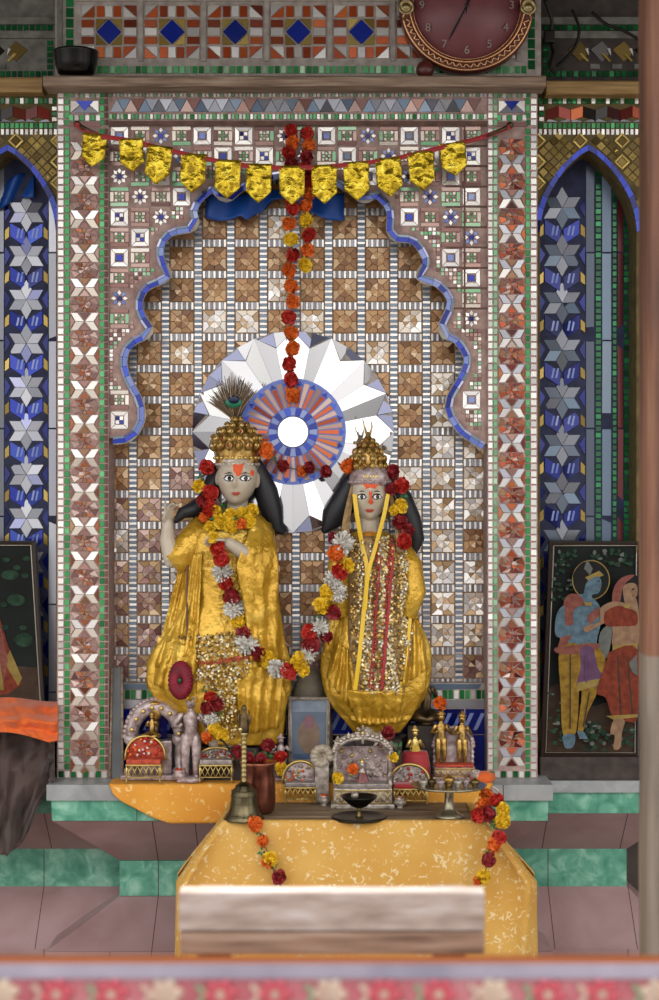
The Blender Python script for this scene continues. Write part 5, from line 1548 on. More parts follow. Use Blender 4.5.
TX0, TX1 = W(224, 0, -.434).x, W(481, 0, -.434).x; TY0, TY1 = -.434, -.135; TZ = .518
root = thing('low_table', 'low wooden offering table with a greyish brown top in front of the altar', 'table', ((TX0 + TX1) / 2, (TY0 + TY1) / 2, 0))
mb = MB(); 
n = 4
for k in range(n):
    ya = TY0 + (TY1 - TY0) * k / n; mb.box(TX0, TX1, ya + .001, ya + (TY1 - TY0) / n - .001, TZ - .028, TZ, nmat('greyish_table_wood', [(.3, '5E4A38'), (.55, '7E6A54'), (.75, '9A8870')], 6, .6, stretch=(1.2, 5, 5), bstr=.3) if k == 0 else bpy.data.materials['greyish_table_wood'], .003)
mb.build('tabletop', root)
for x in (TX0 + .02, TX1 - .06):
    for y in (TY0 + .02, TY1 - .06):
        mb = MB(); mb.box(x, x + .04, y, y + .04, 0, TZ - .028, WOOD, .004); mb.build('leg', root)
mb = MB(); mb.box(TX0 + .03, TX1 - .03, TY0 + .03, TY0 + .05, TZ - .09, TZ - .028, WOOD); mb.build('apron', root)
# tablecloth: front and two sides with flared corners
mb = MB(); rs = []
def table_edge(u):
    """point and outward direction along left side, front, right side"""
    d = TY1 - TY0 - .03; w = TX1 - TX0; Lt = 2 * d + w; s = u * Lt; o = .004
    if s < d: return Vector((TX0 - o, TY1 - .03 - s, 0)), Vector((-1, 0, 0)), max(0, 1 - abs(s - d) / .12)
    if s < d + w: return Vector((TX0 + s - d, TY0 - o, 0)), Vector((0, -1, 0)), max(0, 1 - min(abs(s - d), abs(s - d - w)) / .08)
    return Vector((TX1 + o, TY0 + (s - d - w), 0)), Vector((1, 0, 0)), max(0, 1 - abs(s - d - w) / .12)
NU = 560
def clampx(a, lo, hi): return max(lo, min(hi, a))
dS = TY1 - TY0 - .03; wS = TX1 - TX0; Lt = 2 * dS + wS; ZF, ZS = .055, .10     # gathered corners: length taken from the front and from the side
for i in range(41):
    v = i / 40; row = []
    for j in range(NU + 1):
        u = j / NU; p, o_, _c = table_edge(u); s_u = u * Lt
        left_ = s_u < Lt / 2; sg = -1 if left_ else 1
        a = (s_u - dS) if left_ else (dS + wS - s_u)        # > 0 on the front, < 0 on the side
        if v < .08:
            t = v / .08; q = p - o_ * .022 * (1 - t); q.z = TZ + .003
            q.x = clampx(q.x, TX0 - .004, TX1 + .004)
        else:
            t = (v - .08) / .92; H = .43
            g = max(0., min(1., (ZF - a) / ZF)) if a >= 0 else 1.
            g = g * g * (3 - 2 * g)
            k = 1 - max(0, -a - ZS) / .3 if a < -ZS else 1
            prof = min(1, t / .40); prof = prof ** .92
            q = p + Vector((sg * (.128 if left_ else .150) * g * k * prof, 0, 0))
            q.y -= (.002 + .028 * t) * (1 if a >= 0 else max(0, 1 + a / ZS)) 
            web = (ZF - a) / (ZF + ZS)                      # 0..1 through the gathered corner
            if 0 < web < 1.4:
                q.y += .060 * min(1, t * 2.4) * (abs(math.sin(web * PI * 3.2 + .5 * t)) ** .8 - .35) * min(1, web * 4)
                q.x += sg * .006 * t * math.sin(web * 17)
            q.y -= .005 * t * math.sin(s_u * 34 + 2 * math.sin(s_u * 9)) + .003 * noise.noise(Vector((s_u * 9, v * 2, 3)))
            q.z = TZ + .002 - H * t + .03 * g * t * max(0, math.sin(web * 9))
        row.append(q)
    rs.append(row)
inn = []
mb.rings(rs, TCLOTH, closed=False, caps=False)
o = mb.build('tablecloth')
so = o.modifiers.new('t', 'SOLIDIFY'); so.thickness = .002; so.offset = 0
evaluated(o); 
tag(o, 'yellow cotton tablecloth with pale sprigs draped over the low table', 'tablecloth')
garland('short marigold garland draped over the left front of the yellow tablecloth', [(246, 818, -.452, 'g', 5), (255, 824, -.462, 'o', 9), (259, 833, -.463, 'g', 6), (263, 841, -.468, 'o', 7), (262, 851, -.468, 'g', 6), (270, 859, -.472, 'y', 9), (268, 862, -.472, 'o', 7), (274, 868, -.474, 'g', 6), (279, 877, -.478, 'd', 8.5)])
garland('marigold garland hanging over the right front corner of the yellow tablecloth', [(487, 795, -.32, 'o', 8), (484, 806, -0.442, 'o', 9), (478, 815, -0.472, 'r', 9), (488, 814, -0.474, 'd', 9), (497, 800, -0.462, 'r', 8), (503, 810, -0.478, 'y', 8), (502, 821, -0.486, 'y', 9), (493, 824, -0.484, 'g', 6), (499, 838, -0.492, 'r', 8), (494, 845, -0.494, 'o', 8), (489, 860, -0.500, 'd', 8.5), (487, 850, -0.496, 'g', 6), (483, 877, -0.506, 'y', 9), (478, 881, -0.508, 'o', 6)])
# ================================================================== small offerings on the slab and the table
def base(px, py, Y, z): p = W(px, py, Y); return Vector((p.x, Y, z))
# hand bell
q = base(244, 822, -.405, TZ + .001); u = S(-.405)
BELL = nmat('bell_bronze', [(.3, '4A4230'), (.7, '6E644A')], 14, .25, .9)
root = thing('hand_bell', 'bronze hand bell with a tall handle at the left end of the low table', 'bell', q)
mb = MB(); mb.lathe([(20.5 * u, 0), (20.8 * u, 1.5 * u), (18 * u, 5 * u), (15 * u, 10 * u), (13.6 * u, 17 * u), (13.2 * u, 24 * u), (12.4 * u, 29 * u), (9 * u, 32 * u), (8.6 * u, 34 * u), (6 * u, 36 * u), (3 * u, 38 * u), (.001, 38.5 * u)], q, BELL, 40)
for z, r in ((5, 18.3), (17, 14), (24, 13.6), (29, 12.8)): mb.lathe([(r * u - .002, (z - .8) * u), (r * u + .0006, z * u), (r * u - .002, (z + .8) * u)], q, BELL, 40)
mb.build('bell_body', root)
BR2 = nmat('polished_brass', [(.3, '8A7648'), (.7, 'B8A674')], 14, .22, .9)
mb = MB(); prof = [(3.2 * u, 37 * u)]
for k in range(10):
    z = 38 + k * 4.6; prof += [(2.6 * u, z * u), (3.1 * u, (z + 2.2) * u), (2.4 * u, (z + 3.6) * u)]
mb.lathe(prof + [(4.6 * u, 85 * u), (4.8 * u, 87 * u), (.001, 88 * u)], q, BR2, 18); mb.build('handle', root)
mb = MB(); t = q + Vector((0, 0, 87 * u))
mb.lathe([(4.6 * u, 0), (5 * u, 4 * u), (4.2 * u, 9 * u), (3.6 * u, 14 * u), (4 * u, 17 * u), (2.4 * u, 20 * u), (3 * u, 23 * u), (2.6 * u, 26 * u), (.001, 28 * u)], t, BRONZE, 16, sy=.8)
mb.ell(t + Vector((-3.5 * u, -.004, 3 * u)), (3 * u, 3 * u, 3.6 * u), BR2, 10)
for sx in (-1, 1): mb.tube([t + Vector((sx * 3 * u, .004, 6 * u)), t + Vector((sx * 6 * u, .008, 14 * u)), t + Vector((sx * 4.4 * u, .008, 22 * u))], [2 * u, 1.6 * u, .5 * u], BRONZE, 8)
mb.build('finial_figure', root)
# copper pot with ladle
q = base(258, 812, -.30, TZ + .001); u = S(-.30)
root = thing('copper_pot', 'tall dark copper pot holding leaves behind the bronze bell', 'pot', q)
mb = MB(); mb.lathe([(.001, 0), (14 * u, 0), (16.5 * u, 3 * u), (17.6 * u, 12 * u), (17.4 * u, 34 * u), (16.4 * u, 44 * u), (17.6 * u, 48 * u), (18 * u, 50 * u), (16.8 * u, 50 * u), (15.4 * u, 44 * u), (15.6 * u, 20 * u), (.001, 18 * u)], q, COPPERV, 36); mb.build('vessel', root)
mb = MB(); mb.lathe([(18 * u, 49 * u), (19 * u, 50 * u), (18 * u, 51.4 * u), (16.6 * u, 50.5 * u)], q, mat('bright_copper', 'B07058', .25, .85), 36); mb.build('rim', root)
for k in range(4):
    p = q + Vector(((k - 1.5) * 6 * u, -.01 + .01 * (k % 2), (54 + 3 * (k % 2)) * u)); flower('g' if k % 2 else 'd', p, 7 * u, root)
mb = MB(); a = W(224, 742, -.29); b = W(244, 772, -.30)
mb.tube([b + Vector((.05, 0, -.06)), b, a, a + Vector((-.012, 0, .008))], [.004, .0038, .003, .004], IRON, 8); mb.ell(b + Vector((.05, 0, -.07)), (.014, .014, .01), IRON, 12)
tag(mb.build('ladle'), 'thin dark metal ladle standing in the copper pot', 'ladle')

def lattice(mb, x0, x1, y, z0, z1, n, r, m):
    for k in range(n):
        a = x0 + (x1 - x0) * k / n; b = x0 + (x1 - x0) * (k + 1) / n
        mb.tube([(a, y, z0), (b, y, z1)], r, m, 5); mb.tube([(b, y, z0), (a, y, z1)], r, m, 5)
    mb.tube([(x0, y, z0), (x1, y, z0)], r * 1.2, m, 5); mb.tube([(x0, y, z1), (x1, y, z1)], r * 1.2, m, 5)
def settee(label, x0, x1, yb, Y, z, hseat, back_h, cush, backm, bead_cols):
    u = S(Y); q = base((x0 + x1) / 2, yb, Y, z); w = (x1 - x0) * u; d = w * .62; hs = hseat * u; bh = back_h * u
    root = thing('miniature_settee', label, 'settee', q, 'miniature gold settees')
    mb = MB(); lattice(mb, q.x - w * .46, q.x + w * .46, q.y - d / 2, z + hs * .32, z + hs * .95, 6, .0014, GOLDL)
    for sx in (-1, 1):
        for k in range(3):
            ya = q.y - d / 2 + d * k / 3; mb.tube([(q.x + sx * w * .46, ya, z + hs * .32), (q.x + sx * w * .46, ya + d / 3, z + hs * .95)], .0013, GOLDL, 5)
            mb.tube([(q.x + sx * w * .46, ya + d / 3, z + hs * .32), (q.x + sx * w * .46, ya, z + hs * .95)], .0013, GOLDL, 5)
    mb.box(q.x - w * .48, q.x + w * .48, q.y - d / 2, q.y + d / 2, z + hs * .93, z + hs, GOLDL, .001)
    mb.build('lattice_frame', root)
    for sx in (-1, 1):
        for sy in (-1, 1):
            mb = MB(); mb.lathe([(.0022, 0), (.003, hs * .15), (.002, hs * .3), (.003, hs * .6), (.0024, hs)], (q.x + sx * w * .45, q.y + sy * d * .46, z), GOLDL, 8); mb.build('leg', root)
    mb = MB(); mb.box(q.x - w * .46, q.x + w * .46, q.y - d * .48, q.y + d * .4, z + hs, z + hs * 1.28, cush, .004); mb.build('cushion', root)
    mb = MB()
    N = 20; arc = [Vector((q.x + w * .54 * math.cos(PI * k / N), q.y + d * .3 - .25 * d * math.sin(PI * k / N) * 0, z + hs * 1.1 + bh * math.sin(PI * k / N) ** .8)) for k in range(N + 1)]
    rs = [[Vector((q.x + (p.x - q.x) * f, p.y + .006 - .012 * (1 - f * f), z + hs * 1.05 + (p.z - z - hs * 1.05) * f)) for p in arc] for f in (1, .8, .55, .25, .02)]
    rs += [[p + Vector((0, .012, 0)) for p in r] for r in reversed(rs)]
    mb.rings(rs, backm, closed=False); bo = mb.build('backrest', root)
    mb = MB(); mb.tube(arc, .0042, GOLDL, 7)
    mb.build('backrest_rim', bo)
    mb = MB()
    for k in range(46):
        t = R() * PI; f = math.sqrt(R()) * .92; m = random.choice(bead_cols)
        p = Vector((q.x + w * .54 * f * math.cos(t), q.y + d * .3 - .008, z + hs * 1.1 + bh * f * math.sin(t) ** .8)); mb.ell(p, random.uniform(.003, .0055), m, 6)
    mb.build('bead_flowers', bo)
    return root
CRED = nmat('red_bead_cloth', [(.35, '8E2A1E'), (.65, 'C4502C')], 90, .7, bstr=.8); CGRY = nmat('silver_cloth', [(.35, '7A706C'), (.65, 'A89C96')], 90, .5, .3)
RB = [PR, PO, PW, PR]; GBe = [SILV, GOLDL, SILVP, PR]
settee('miniature gold settee with an oval red and orange flowered back beside the left pilaster', 126, 163, 783, -.097, SZ + .0045, 19, 24, CRED, CRED, RB)
settee('miniature gold settee with lattice front between the red doll and copper pot', 199, 234, 781, -.085, SZ + .0045, 18, 13, CGRY, CGRY, GBe)
settee('miniature gold settee heaped with silver beads below the small silver-framed picture', 284, 317, 797, -.15, TZ + .001, 17, 22, CGRY, SILVP, [SILV, SILV, PO, SILVP, GOLDL])
settee('miniature gold settee with crimson cushion to the left of the footed brass tray', 392, 428, 792, -.17, TZ + .001, 17, 20, REDC, CGRY, [SILV, SILV, PR, SILVP])

def figurine(name, label, px, yb, ytop, Y, z, m, robe_m=None, standing=True, wide=1., crown=True, parts=None):
    u = S(Y); q = base(px, yb, Y, z); H = (yb - ytop) * u
    root = thing(name, label, 'figurine', q)
    mb = MB(); P = lambda x, y, zz: q + Vector((x * H * wide, y * H, zz * H))
    mb.lathe([(.12 * H * wide, 0), (.13 * H * wide, .03 * H), (.11 * H * wide, .06 * H)], q, m, 14)
    if standing:
        for sx in (-1, 1):
            mb.tube([P(sx * .05, 0, .5), P(sx * .055, -.02, .28), P(sx * .05, 0, .06)], [.062 * H, .05 * H, .032 * H], m, 10, round_end=True)
            mb.tube([P(sx * .05, 0, .07), P(sx * .06, -.07, .07)], [.03 * H, .022 * H], m, 8, round_end=True)
        hip = .5
    else:
        for sx in (-1, 1):
            mb.tube([P(sx * .06, 0, .16), P(sx * .2, -.14, .13), P(sx * .02, -.2, .1)], [.09 * H, .075 * H, .04 * H], m, 10, round_end=True)
        hip = .18
    sh = hip + .26 if standing else hip + .36
    mb.tube([P(0, 0, hip - .02), P(0, 0, hip + .1), P(0, 0, sh - .03), P(0, 0, sh + .03)], [.085 * H, .07 * H, .095 * H, .05 * H], m, 12, flat=.75, round_end=True)
    mb.tube([P(0, 0, sh), P(0, -.01, sh + .09)], [.035 * H, .032 * H], m, 8)
    mb.ell(P(0, -.012, sh + .14), (.062 * H, .066 * H, .08 * H), m, 14)
    mb.ell(P(0, -.075, sh + .13), (.012 * H, .014 * H, .02 * H), m, 6)
    for sx in (-1, 1):
        mb.tube([P(sx * .1, 0, sh - .01), P(sx * .17, -.02, sh - .14), P(sx * .10, -.12, sh - .12 + .08 * (sx > 0))], [.035 * H, .03 * H, .02 * H], m, 8, round_end=True)
        mb.ell(P(sx * .09, -.14, sh - .1 + .08 * (sx > 0)), .024 * H, m, 8)
    mb.build('body', root)
    if crown:
        c = MB(); c.lathe([(.066 * H, 0), (.075 * H, .025 * H), (.05 * H, .06 * H), (.03 * H, .1 * H), (.001, .13 * H)], P(0, -.005, sh + .175), m if robe_m is None else GOLDL, 14)
        for k in range(8): c.ell(P(.07 * math.cos(k * .785), .07 * math.sin(k * .785) - .005, sh + .20), .014 * H, m, 6)
        c.build('crown', root)
    if robe_m:
        c = MB(); rs = []
        for i in range(13):
            t = i / 12; r = (.24 - .17 * t ** .7) * H * wide
            rs.append([q + Vector((r * (1 + .09 * math.sin(8 * a)) * math.cos(a), r * .8 * (1 + .09 * math.sin(8 * a)) * math.sin(a), (.03 + (sh - .06) * t) * H)) for a in [2 * PI * k / 40 for k in range(40)]])
        c.rings(rs, robe_m); c.build('dress', root)
    return root
figurine('doll_figurine', 'tiny doll in a red dress standing behind the lattice settee near the copper pot', 197.5, 766, 733, -.02, SZ + .0045, GOLDL, REDC)
figurine('doll_figurine', 'tiny doll in a yellow bodice and red skirt left of the brass figure pair', 415, 774, 724, -.03, SZ + .0045, GOLDL, mat('doll_yellow_cloth', 'C8A83A', .6))
c = MB(); p = base(415, 774, -.03, SZ + .0045); u = S(0)
rs = [[p + Vector((r * u * (1 + .06 * math.sin(10 * a)) * math.cos(a), r * u * .8 * math.sin(a), h * u)) for a in [2 * PI * k / 40 for k in range(40)]] for r, h in ((15.5, 1), (14.6, 12), (13, 22), (11.5, 27))]
c.rings(rs, REDC); dl = [o for o in bpy.data.objects if o.name.startswith('doll_figurine')][-1]; c.build('skirt', dl)
figurine('brass_figurine', 'standing brass figurine, the left one of the pair in front of the blue mirror strip', 441, 762, 706, -.02, SZ + .0045 + .03, GOLD)
figurine('brass_figurine', 'standing brass figurine, the right one of the pair in front of the blue mirror strip', 462, 762, 708, -.02, SZ + .0045 + .03, GOLD)
figurine('silver_figurine', 'pinkish silver standing figurine beside the arched silver shrine at left', 191, 780, 692, -.085, SZ + .0045, SILVP, None, True, 1.15)
figurine('bronze_figurine', 'dark bronze seated figurine at the right hem of the right statue', 426, 729, 660, .035, SZ + .155, BRONZE, None, False, .9, False)
mb = MB(); p = W(424, 728, .03); mb.box(p.x - .05, p.x + .045, .012, .08, SZ + .001, SZ + .1545, GRD, .004)
tag(mb.build('pedestal'), 'small grey pedestal under the dark bronze seated figurine', 'pedestal')
single('orange blossom resting on the head of the left brass figurine', 440, 703, -.03, 'o', 7.5)

# brass double stand of the pair: silver throne below
def throne(label, x0, x1, yb, ytop, Y, z, m, seat_m, arch=True, name='miniature_throne', extra=None):
    u = S(Y); q = base((x0 + x1) / 2, yb, Y, z); w = (x1 - x0) * u; H = (yb - ytop) * u; d = min(.09, w * .5)
    root = thing(name, label, 'throne', q)
    mb = MB()
    mb.box(q.x - w / 2, q.x + w / 2, q.y - d / 2, q.y + d / 2, z, z + H * .05, m, .002)
    mb.box(q.x - w * .46, q.x + w * .46, q.y - d * .45, q.y + d * .45, z + H * .05, z + H * .24, m, .002)
    lattice(mb, q.x - w * .45, q.x + w * .45, q.y - d * .47, z + H * .07, z + H * .22, 8, .0016, GOLDL)
    mb.build('base', root)
    mb = MB(); mb.box(q.x - w * .44, q.x + w * .44, q.y - d * .43, q.y + d * .4, z + H * .24, z + H * .30, seat_m, .004); mb.build('cushion', root)
    for sx in (-1, 1):
        for sy in ((-1, 1) if arch else (1,)):
            mb = MB(); x = q.x + sx * w * .43; y = q.y + sy * d * .4
            prof = [(.006, H * .05)]
            for k in range(6): t = .05 + .1 * k; prof += [(.0045, H * (t + .02)), (.0075, H * (t + .05)), (.0045, H * (t + .08))]
            mb.lathe(prof + [(.007, H * .68), (.001, H * .72)], (x, y, z), m, 10); mb.build('post', root)
    if arch:
        mb = MB(); N = 18
        arc = [Vector((q.x + w * .45 * math.cos(PI * k / N), q.y - d * .38, z + H * (.66 + .2 * math.sin(PI * k / N)))) for k in range(N + 1)]
        mb.tube(arc, .0065, m, 8); mb.tube([p + Vector((0, d * .76, 0)) for p in arc], .0065, m, 8)
        rs = [[p + Vector((0, 0, .004)) for p in arc], [p + Vector((0, d * .76, .004)) for p in arc]]; mb.rings(rs, m, closed=False, caps=False)
        for p in arc: mb.ell(p + Vector((0, -.004, .008)), .0068, m, 7)
        for k in range(5):
            t = PI * (k + .5) / 5; mb.lathe([(.004, 0), (.006, .005), (.002, .012), (.001, .015)], arc[int(t / PI * N)] + Vector((0, 0, .008)), m, 8)
        mb.build('canopy', root)
        mb = MB(); c = Vector((q.x, q.y - d * .4, z + H * .92))
        for k in range(8): t = k * PI / 4; mb.tube([c + Vector((.005 * math.cos(t), 0, .005 * math.sin(t))), c + Vector((.016 * math.cos(t), -.003, .016 * math.sin(t)))], [.002, .005], m, 6); mb.ell(c + Vector((.019 * math.cos(t), 0, .019 * math.sin(t))), .0042, m, 6)
        mb.tube([c + Vector((0, 0, -.03)), c], .004, m, 6); mb.ell(c, .007, GOLDL, 8); mb.build('crest', root)
        mb = MB(); mb.box(q.x - w * .4, q.x + w * .4, q.y + d * .3, q.y + d * .36, z + H * .26, z + H * .72, SILVP, .002)
        for k in range(60): mb.ell(Vector((q.x + (R() - .5) * w * .76, q.y + d * .3, z + H * (.28 + .42 * R()))), random.uniform(.003, .007), random.choice([SILV, SILVP, GOLDL, SILV]), 6)
        mb.build('back_panel', root)
    else:
        mb = MB(); N = 16
        arc = [Vector((q.x + w * .45 * math.cos(PI * k / N), q.y + d * .4, z + H * (.62 + .36 * math.sin(PI * k / N)))) for k in range(N + 1)]
        for p in arc: mb.ell(p, .008, m, 7)
        rs = [[p * 1 for p in arc], [Vector((p.x, p.y, z + H * .28)) for p in arc]]
        mb.rings(rs, m, closed=False, caps=False); mb.tube(arc, .006, m, 7); mb.build('backrest', root)
    return root
throne('silver miniature throne with a pierced canopy and crest behind the black oil lamp', 331, 394, 797, 716, -.20, TZ + .001, SILV, CGRY)
throne('squat silver miniature throne under the pair of brass figurines', 432, 476, 788, 738, -.03, SZ + .0045, SILVP, CRED, False)
figurine('silver_figurine', 'silver figurine in a rose skirt seated inside the canopied silver throne', 362, 779, 736, -.20, TZ + .036, SILV, mat('dull_rose_cloth', '8E5A58', .6), False, 1.25)
single('orange marigold on the seat of the canopied silver throne', 353, 769, -.245, 'o', 6)
single('yellow marigold at the left foot of the canopied silver throne', 338, 778, -.25, 'y', 6.5)
single('yellow blossom at the right post of the canopied silver throne', 393, 757, -.235, 'y', 6)
for k, (x, y, kk, lab) in enumerate([(398, 748, 'g', 'green leaf sprig right of the canopied silver throne'), (388, 733, 'd', 'crimson blossom over the right side of the silver throne canopy'), (268, 745, 'd', 'crimson blossom lying behind the copper pot rim'), (280, 757, 'r', 'red blossom right of the copper pot'), (281, 768, 'y', 'yellow blossom right of the copper pot below the red one'), (238, 752, 'd', 'dark crimson blossom left of the bell handle')]):
    single(lab, x, y, -.11, kk, 7.5)
# more small silver and brass pieces crowded on the slab
def lota(label, px, py, Y, z, r, m, fill=None):
    u = S(Y); q = base(px, py, Y, z); root = thing('offering_cup', label, 'cup', q)
    mb = MB(); mb.lathe([(.001, 0), (.5 * r * u, 0), (.6 * r * u, .12 * r * u), (.4 * r * u, .3 * r * u), (.95 * r * u, .75 * r * u), (r * u, 1.1 * r * u), (.75 * r * u, 1.5 * r * u), (.9 * r * u, 1.75 * r * u), (.8 * r * u, 1.75 * r * u), (.6 * r * u, 1.5 * r * u), (.001, 1.4 * r * u)], q, m, 24); mb.build('cup_body', root)
    if fill:
        mb = MB()
        for k in range(9): mb.ell(q + Vector((random.uniform(-.5, .5) * r * u, random.uniform(-.5, .5) * r * u, 1.7 * r * u)), .28 * r * u, random.choice(fill), 7)
        mb.build('filling', root)
lota('tiny silver cup of red grains between the silver beads settee and the canopied throne', 324, 797, -.20, TZ + .001, 6, SILV, [PR, PO])
lota('tiny brass cup in front of the small silver-framed picture', 303, 779, -.075, SZ + .0045, 7, BRASS, [SILV, PY])
lota('tiny silver cup right of the canopied silver throne', 400, 798, -.235, TZ + .001, 6, SILV, [SILV, PR])
lota('tiny silver cup at the right end of the row beside the right pilaster', 476, 783, -.09, SZ + .0045, 6, SILVP, [GOLDL, SILV])
lota('tiny dark bronze cup between the flowered settee and the red doll', 180, 784, -.10, SZ + .0045, 7, SILVP, [PR, GOLDL])
figurine('silver_figurine', 'small silver seated figurine just right of the small silver-framed picture', 338, 779, 726, -.07, SZ + .0045, SILV, None, False, 1.2)
figurine('silver_figurine', 'small silver figurine with a rose skirt below the hem of the right statue', 384, 780, 728, -.085, SZ + .0045, SILV, bpy.data.materials['dull_rose_cloth'], True, 1.3)
figurine('brass_figurine', 'small brass seated figurine inside the arch of the silver shrine', 152, 745, 712, -.06, SZ + .125, GOLD, None, False, 1.1)
figurine('silver_figurine', 'small pale silver figurine between the copper pot and the small framed picture', 281, 779, 735, -.06, SZ + .0045, SILVP, None, True, 1.3)
# large arched shrine at left
q = base(156, 781, -.035, SZ + .0045); u = S(-.035)
root = thing('silver_shrine', 'pinkish silver arched miniature shrine behind the flowered settee', 'shrine', q)
mb = MB(); c = q + Vector((0, 0, 42 * u))
N = 24; arc = [c + Vector((24 * u * math.cos(PI * k / N), 0, 30 * u * math.sin(PI * k / N))) for k in range(N + 1)]
mb.tube(arc, [8 * u * (.75 + .25 * math.sin(PI * k / N)) for k in range(N + 1)], SILVP, 10)
for k, p in enumerate(arc):
    d = (p - c).normalized(); mb.ell(p + d * 7 * u, 3 * u, SILVP, 8)
    if k % 3 == 1: mb.ell(p + Vector((0, -8 * u, 0)), (2.4 * u, 1.5 * u, 2.4 * u), GOLDL, 8)
mb.build('arch', root)
for sx in (-1, 1):
    mb = MB(); mb.lathe([(8 * u, 4 * u), (8 * u, 9 * u), (5 * u, 12 * u), (5.6 * u, 24 * u), (5 * u, 33 * u), (8 * u, 37 * u), (8 * u, 43 * u)], q + Vector((sx * 24 * u, 0, 0)), SILVP, 14); mb.build('post', root)
mb = MB(); mb.box(q.x - 34 * u, q.x + 34 * u, -.072, .015, q.z, q.z + 5 * u, SILVP, .003); mb.box(q.x - 16 * u, q.x + 16 * u, -.045, .005, q.z + 5 * u, q.z + 38 * u, SILVP, .004); mb.build('base', root)
mb = MB(); mb.ell(c + Vector((0, -.012, 24 * u)), (6 * u, 4 * u, 8 * u), GOLD, 12); mb.ell(c + Vector((0, -.012, 33 * u)), (7 * u, 4 * u, 3.4 * u), GOLD, 12)
mb.tube([c + Vector((0, -.01, 16 * u)), c + Vector((0, -.01, -4 * u))], [4 * u, 2 * u], BRONZE, 8); mb.build('crest', root)
mb = MB(); mb.box(q.x - 11 * u, q.x + 11 * u, -.029, -.025, q.z + 40 * u, q.z + 62 * u, MBD, .001); mb.build('mirror_panel', root)

# small silver-framed picture between the statues
f0 = PLANE(-.02, SZ, .12)
root = picture('small_framed_picture', 'small silver-framed hazy picture standing between the two statues', f0, [(288, 697), (330, 697), (329, 762), (289, 762)],
        [(pm('printed_haze', '8A98AC', 'B0BAC6'), [(290, 699), (328, 699), (328, 712), (290, 712)]), (pm('printed_buff', '8E7462', 'A88E78'), oval(309, 736, 11, 18, 16)), (pm('printed_dim_blue', '4E6288', '6A7EA0'), [(292, 754), (326, 754), (326, 761), (292, 761)]), (pm('printed_rose', '8C6470', 'A87C84'), oval(309, 722, 6, 7, 12))], pm('printed_grey_blue', '6E7C90', '8E9AAA', 12), .008)
for ch in root.children:
    if ch.name.startswith('frame'):
        ch.data.materials[0] = SILV
mb = MB(); p = W(309, 765, -.02); mb.box(p.x - .05, p.x + .05, -.04, .03, SZ + .001, f0(309, 762).z - .0005, GRY, .003)
tag(mb.build('wooden_block'), 'low grey block under the small silver-framed picture', 'block')
# dark cushion-shaped mound behind the small picture
mb = MB(); p = W(310, 700, .07)
rs = [[Vector((p.x + r * math.cos(a), .07 + r * .45 * math.sin(a), z_)) for a in [2 * PI * k / 30 for k in range(30)]] for r, z_ in ((.07, SZ + .001), (.072, SZ + .05), (.066, SZ + .2), (.055, p.z), (.045, p.z + .05), (.03, p.z + .085), (.002, p.z + .098))]
mb.rings(rs, nmat('grey_brown_cover', [(.3, '4E4638'), (.7, '7E7460')], 18, .6, bstr=.5)); tag(mb.build('covered_stand'), 'grey brown domed stand between the statues behind the small framed picture', 'stand')
# pale shell ornament
q = W(322, 757, -.14); u = S(-.14)
mb = MB()
for k in range(26):
    t = k * .5; r = (16 - k * .5) * u * .62
    mb.ell(q + Vector((r * math.cos(t) * .9, -.012 + .001 * k, r * math.sin(t))), (5.2 * u, 4.6 * u, 4.4 * u), MARBLE, 10)
mb.box(q.x - .02, q.x + .02, -.15, -.13, TZ + .001, q.z - .02, SILV, .002)
tag(mb.build('shell_ornament'), 'pale knobbly round ornament left of the canopied silver throne', 'ornament')
# oil lamp
q = base(359, 818, -.395, TZ + .001); u = S(-.395)
root = thing('oil_lamp', 'black cup-shaped oil lamp on a flat dish at the front of the low table', 'lamp', q)
mb = MB(); mb.lathe([(.001, 0), (26 * u, 0), (28 * u, 2 * u), (27 * u, 3.2 * u), (24 * u, 1.8 * u), (.001, 1.6 * u)], q, IRON, 36); mb.build('dish', root)
mb = MB(); mb.lathe([(4 * u, 1.5 * u), (2 * u, 4 * u), (1.6 * u, 9 * u), (2.4 * u, 11 * u)], q, BRASS, 14); mb.build('stem', root)
mb = MB(); mb.lathe([(2 * u, 10.5 * u), (8 * u, 13 * u), (14 * u, 18 * u), (18 * u, 22 * u), (18.6 * u, 23.2 * u), (17 * u, 22.6 * u), (9 * u, 15.5 * u), (.001, 14.5 * u)], q, IRON, 32); mb.build('cup', root)
mb = MB(); mb.ell(q + Vector((-.012, -.02, 25 * u)), (4 * u, 4 * u, 4 * u), SILV, 10); mb.build('knob', root)
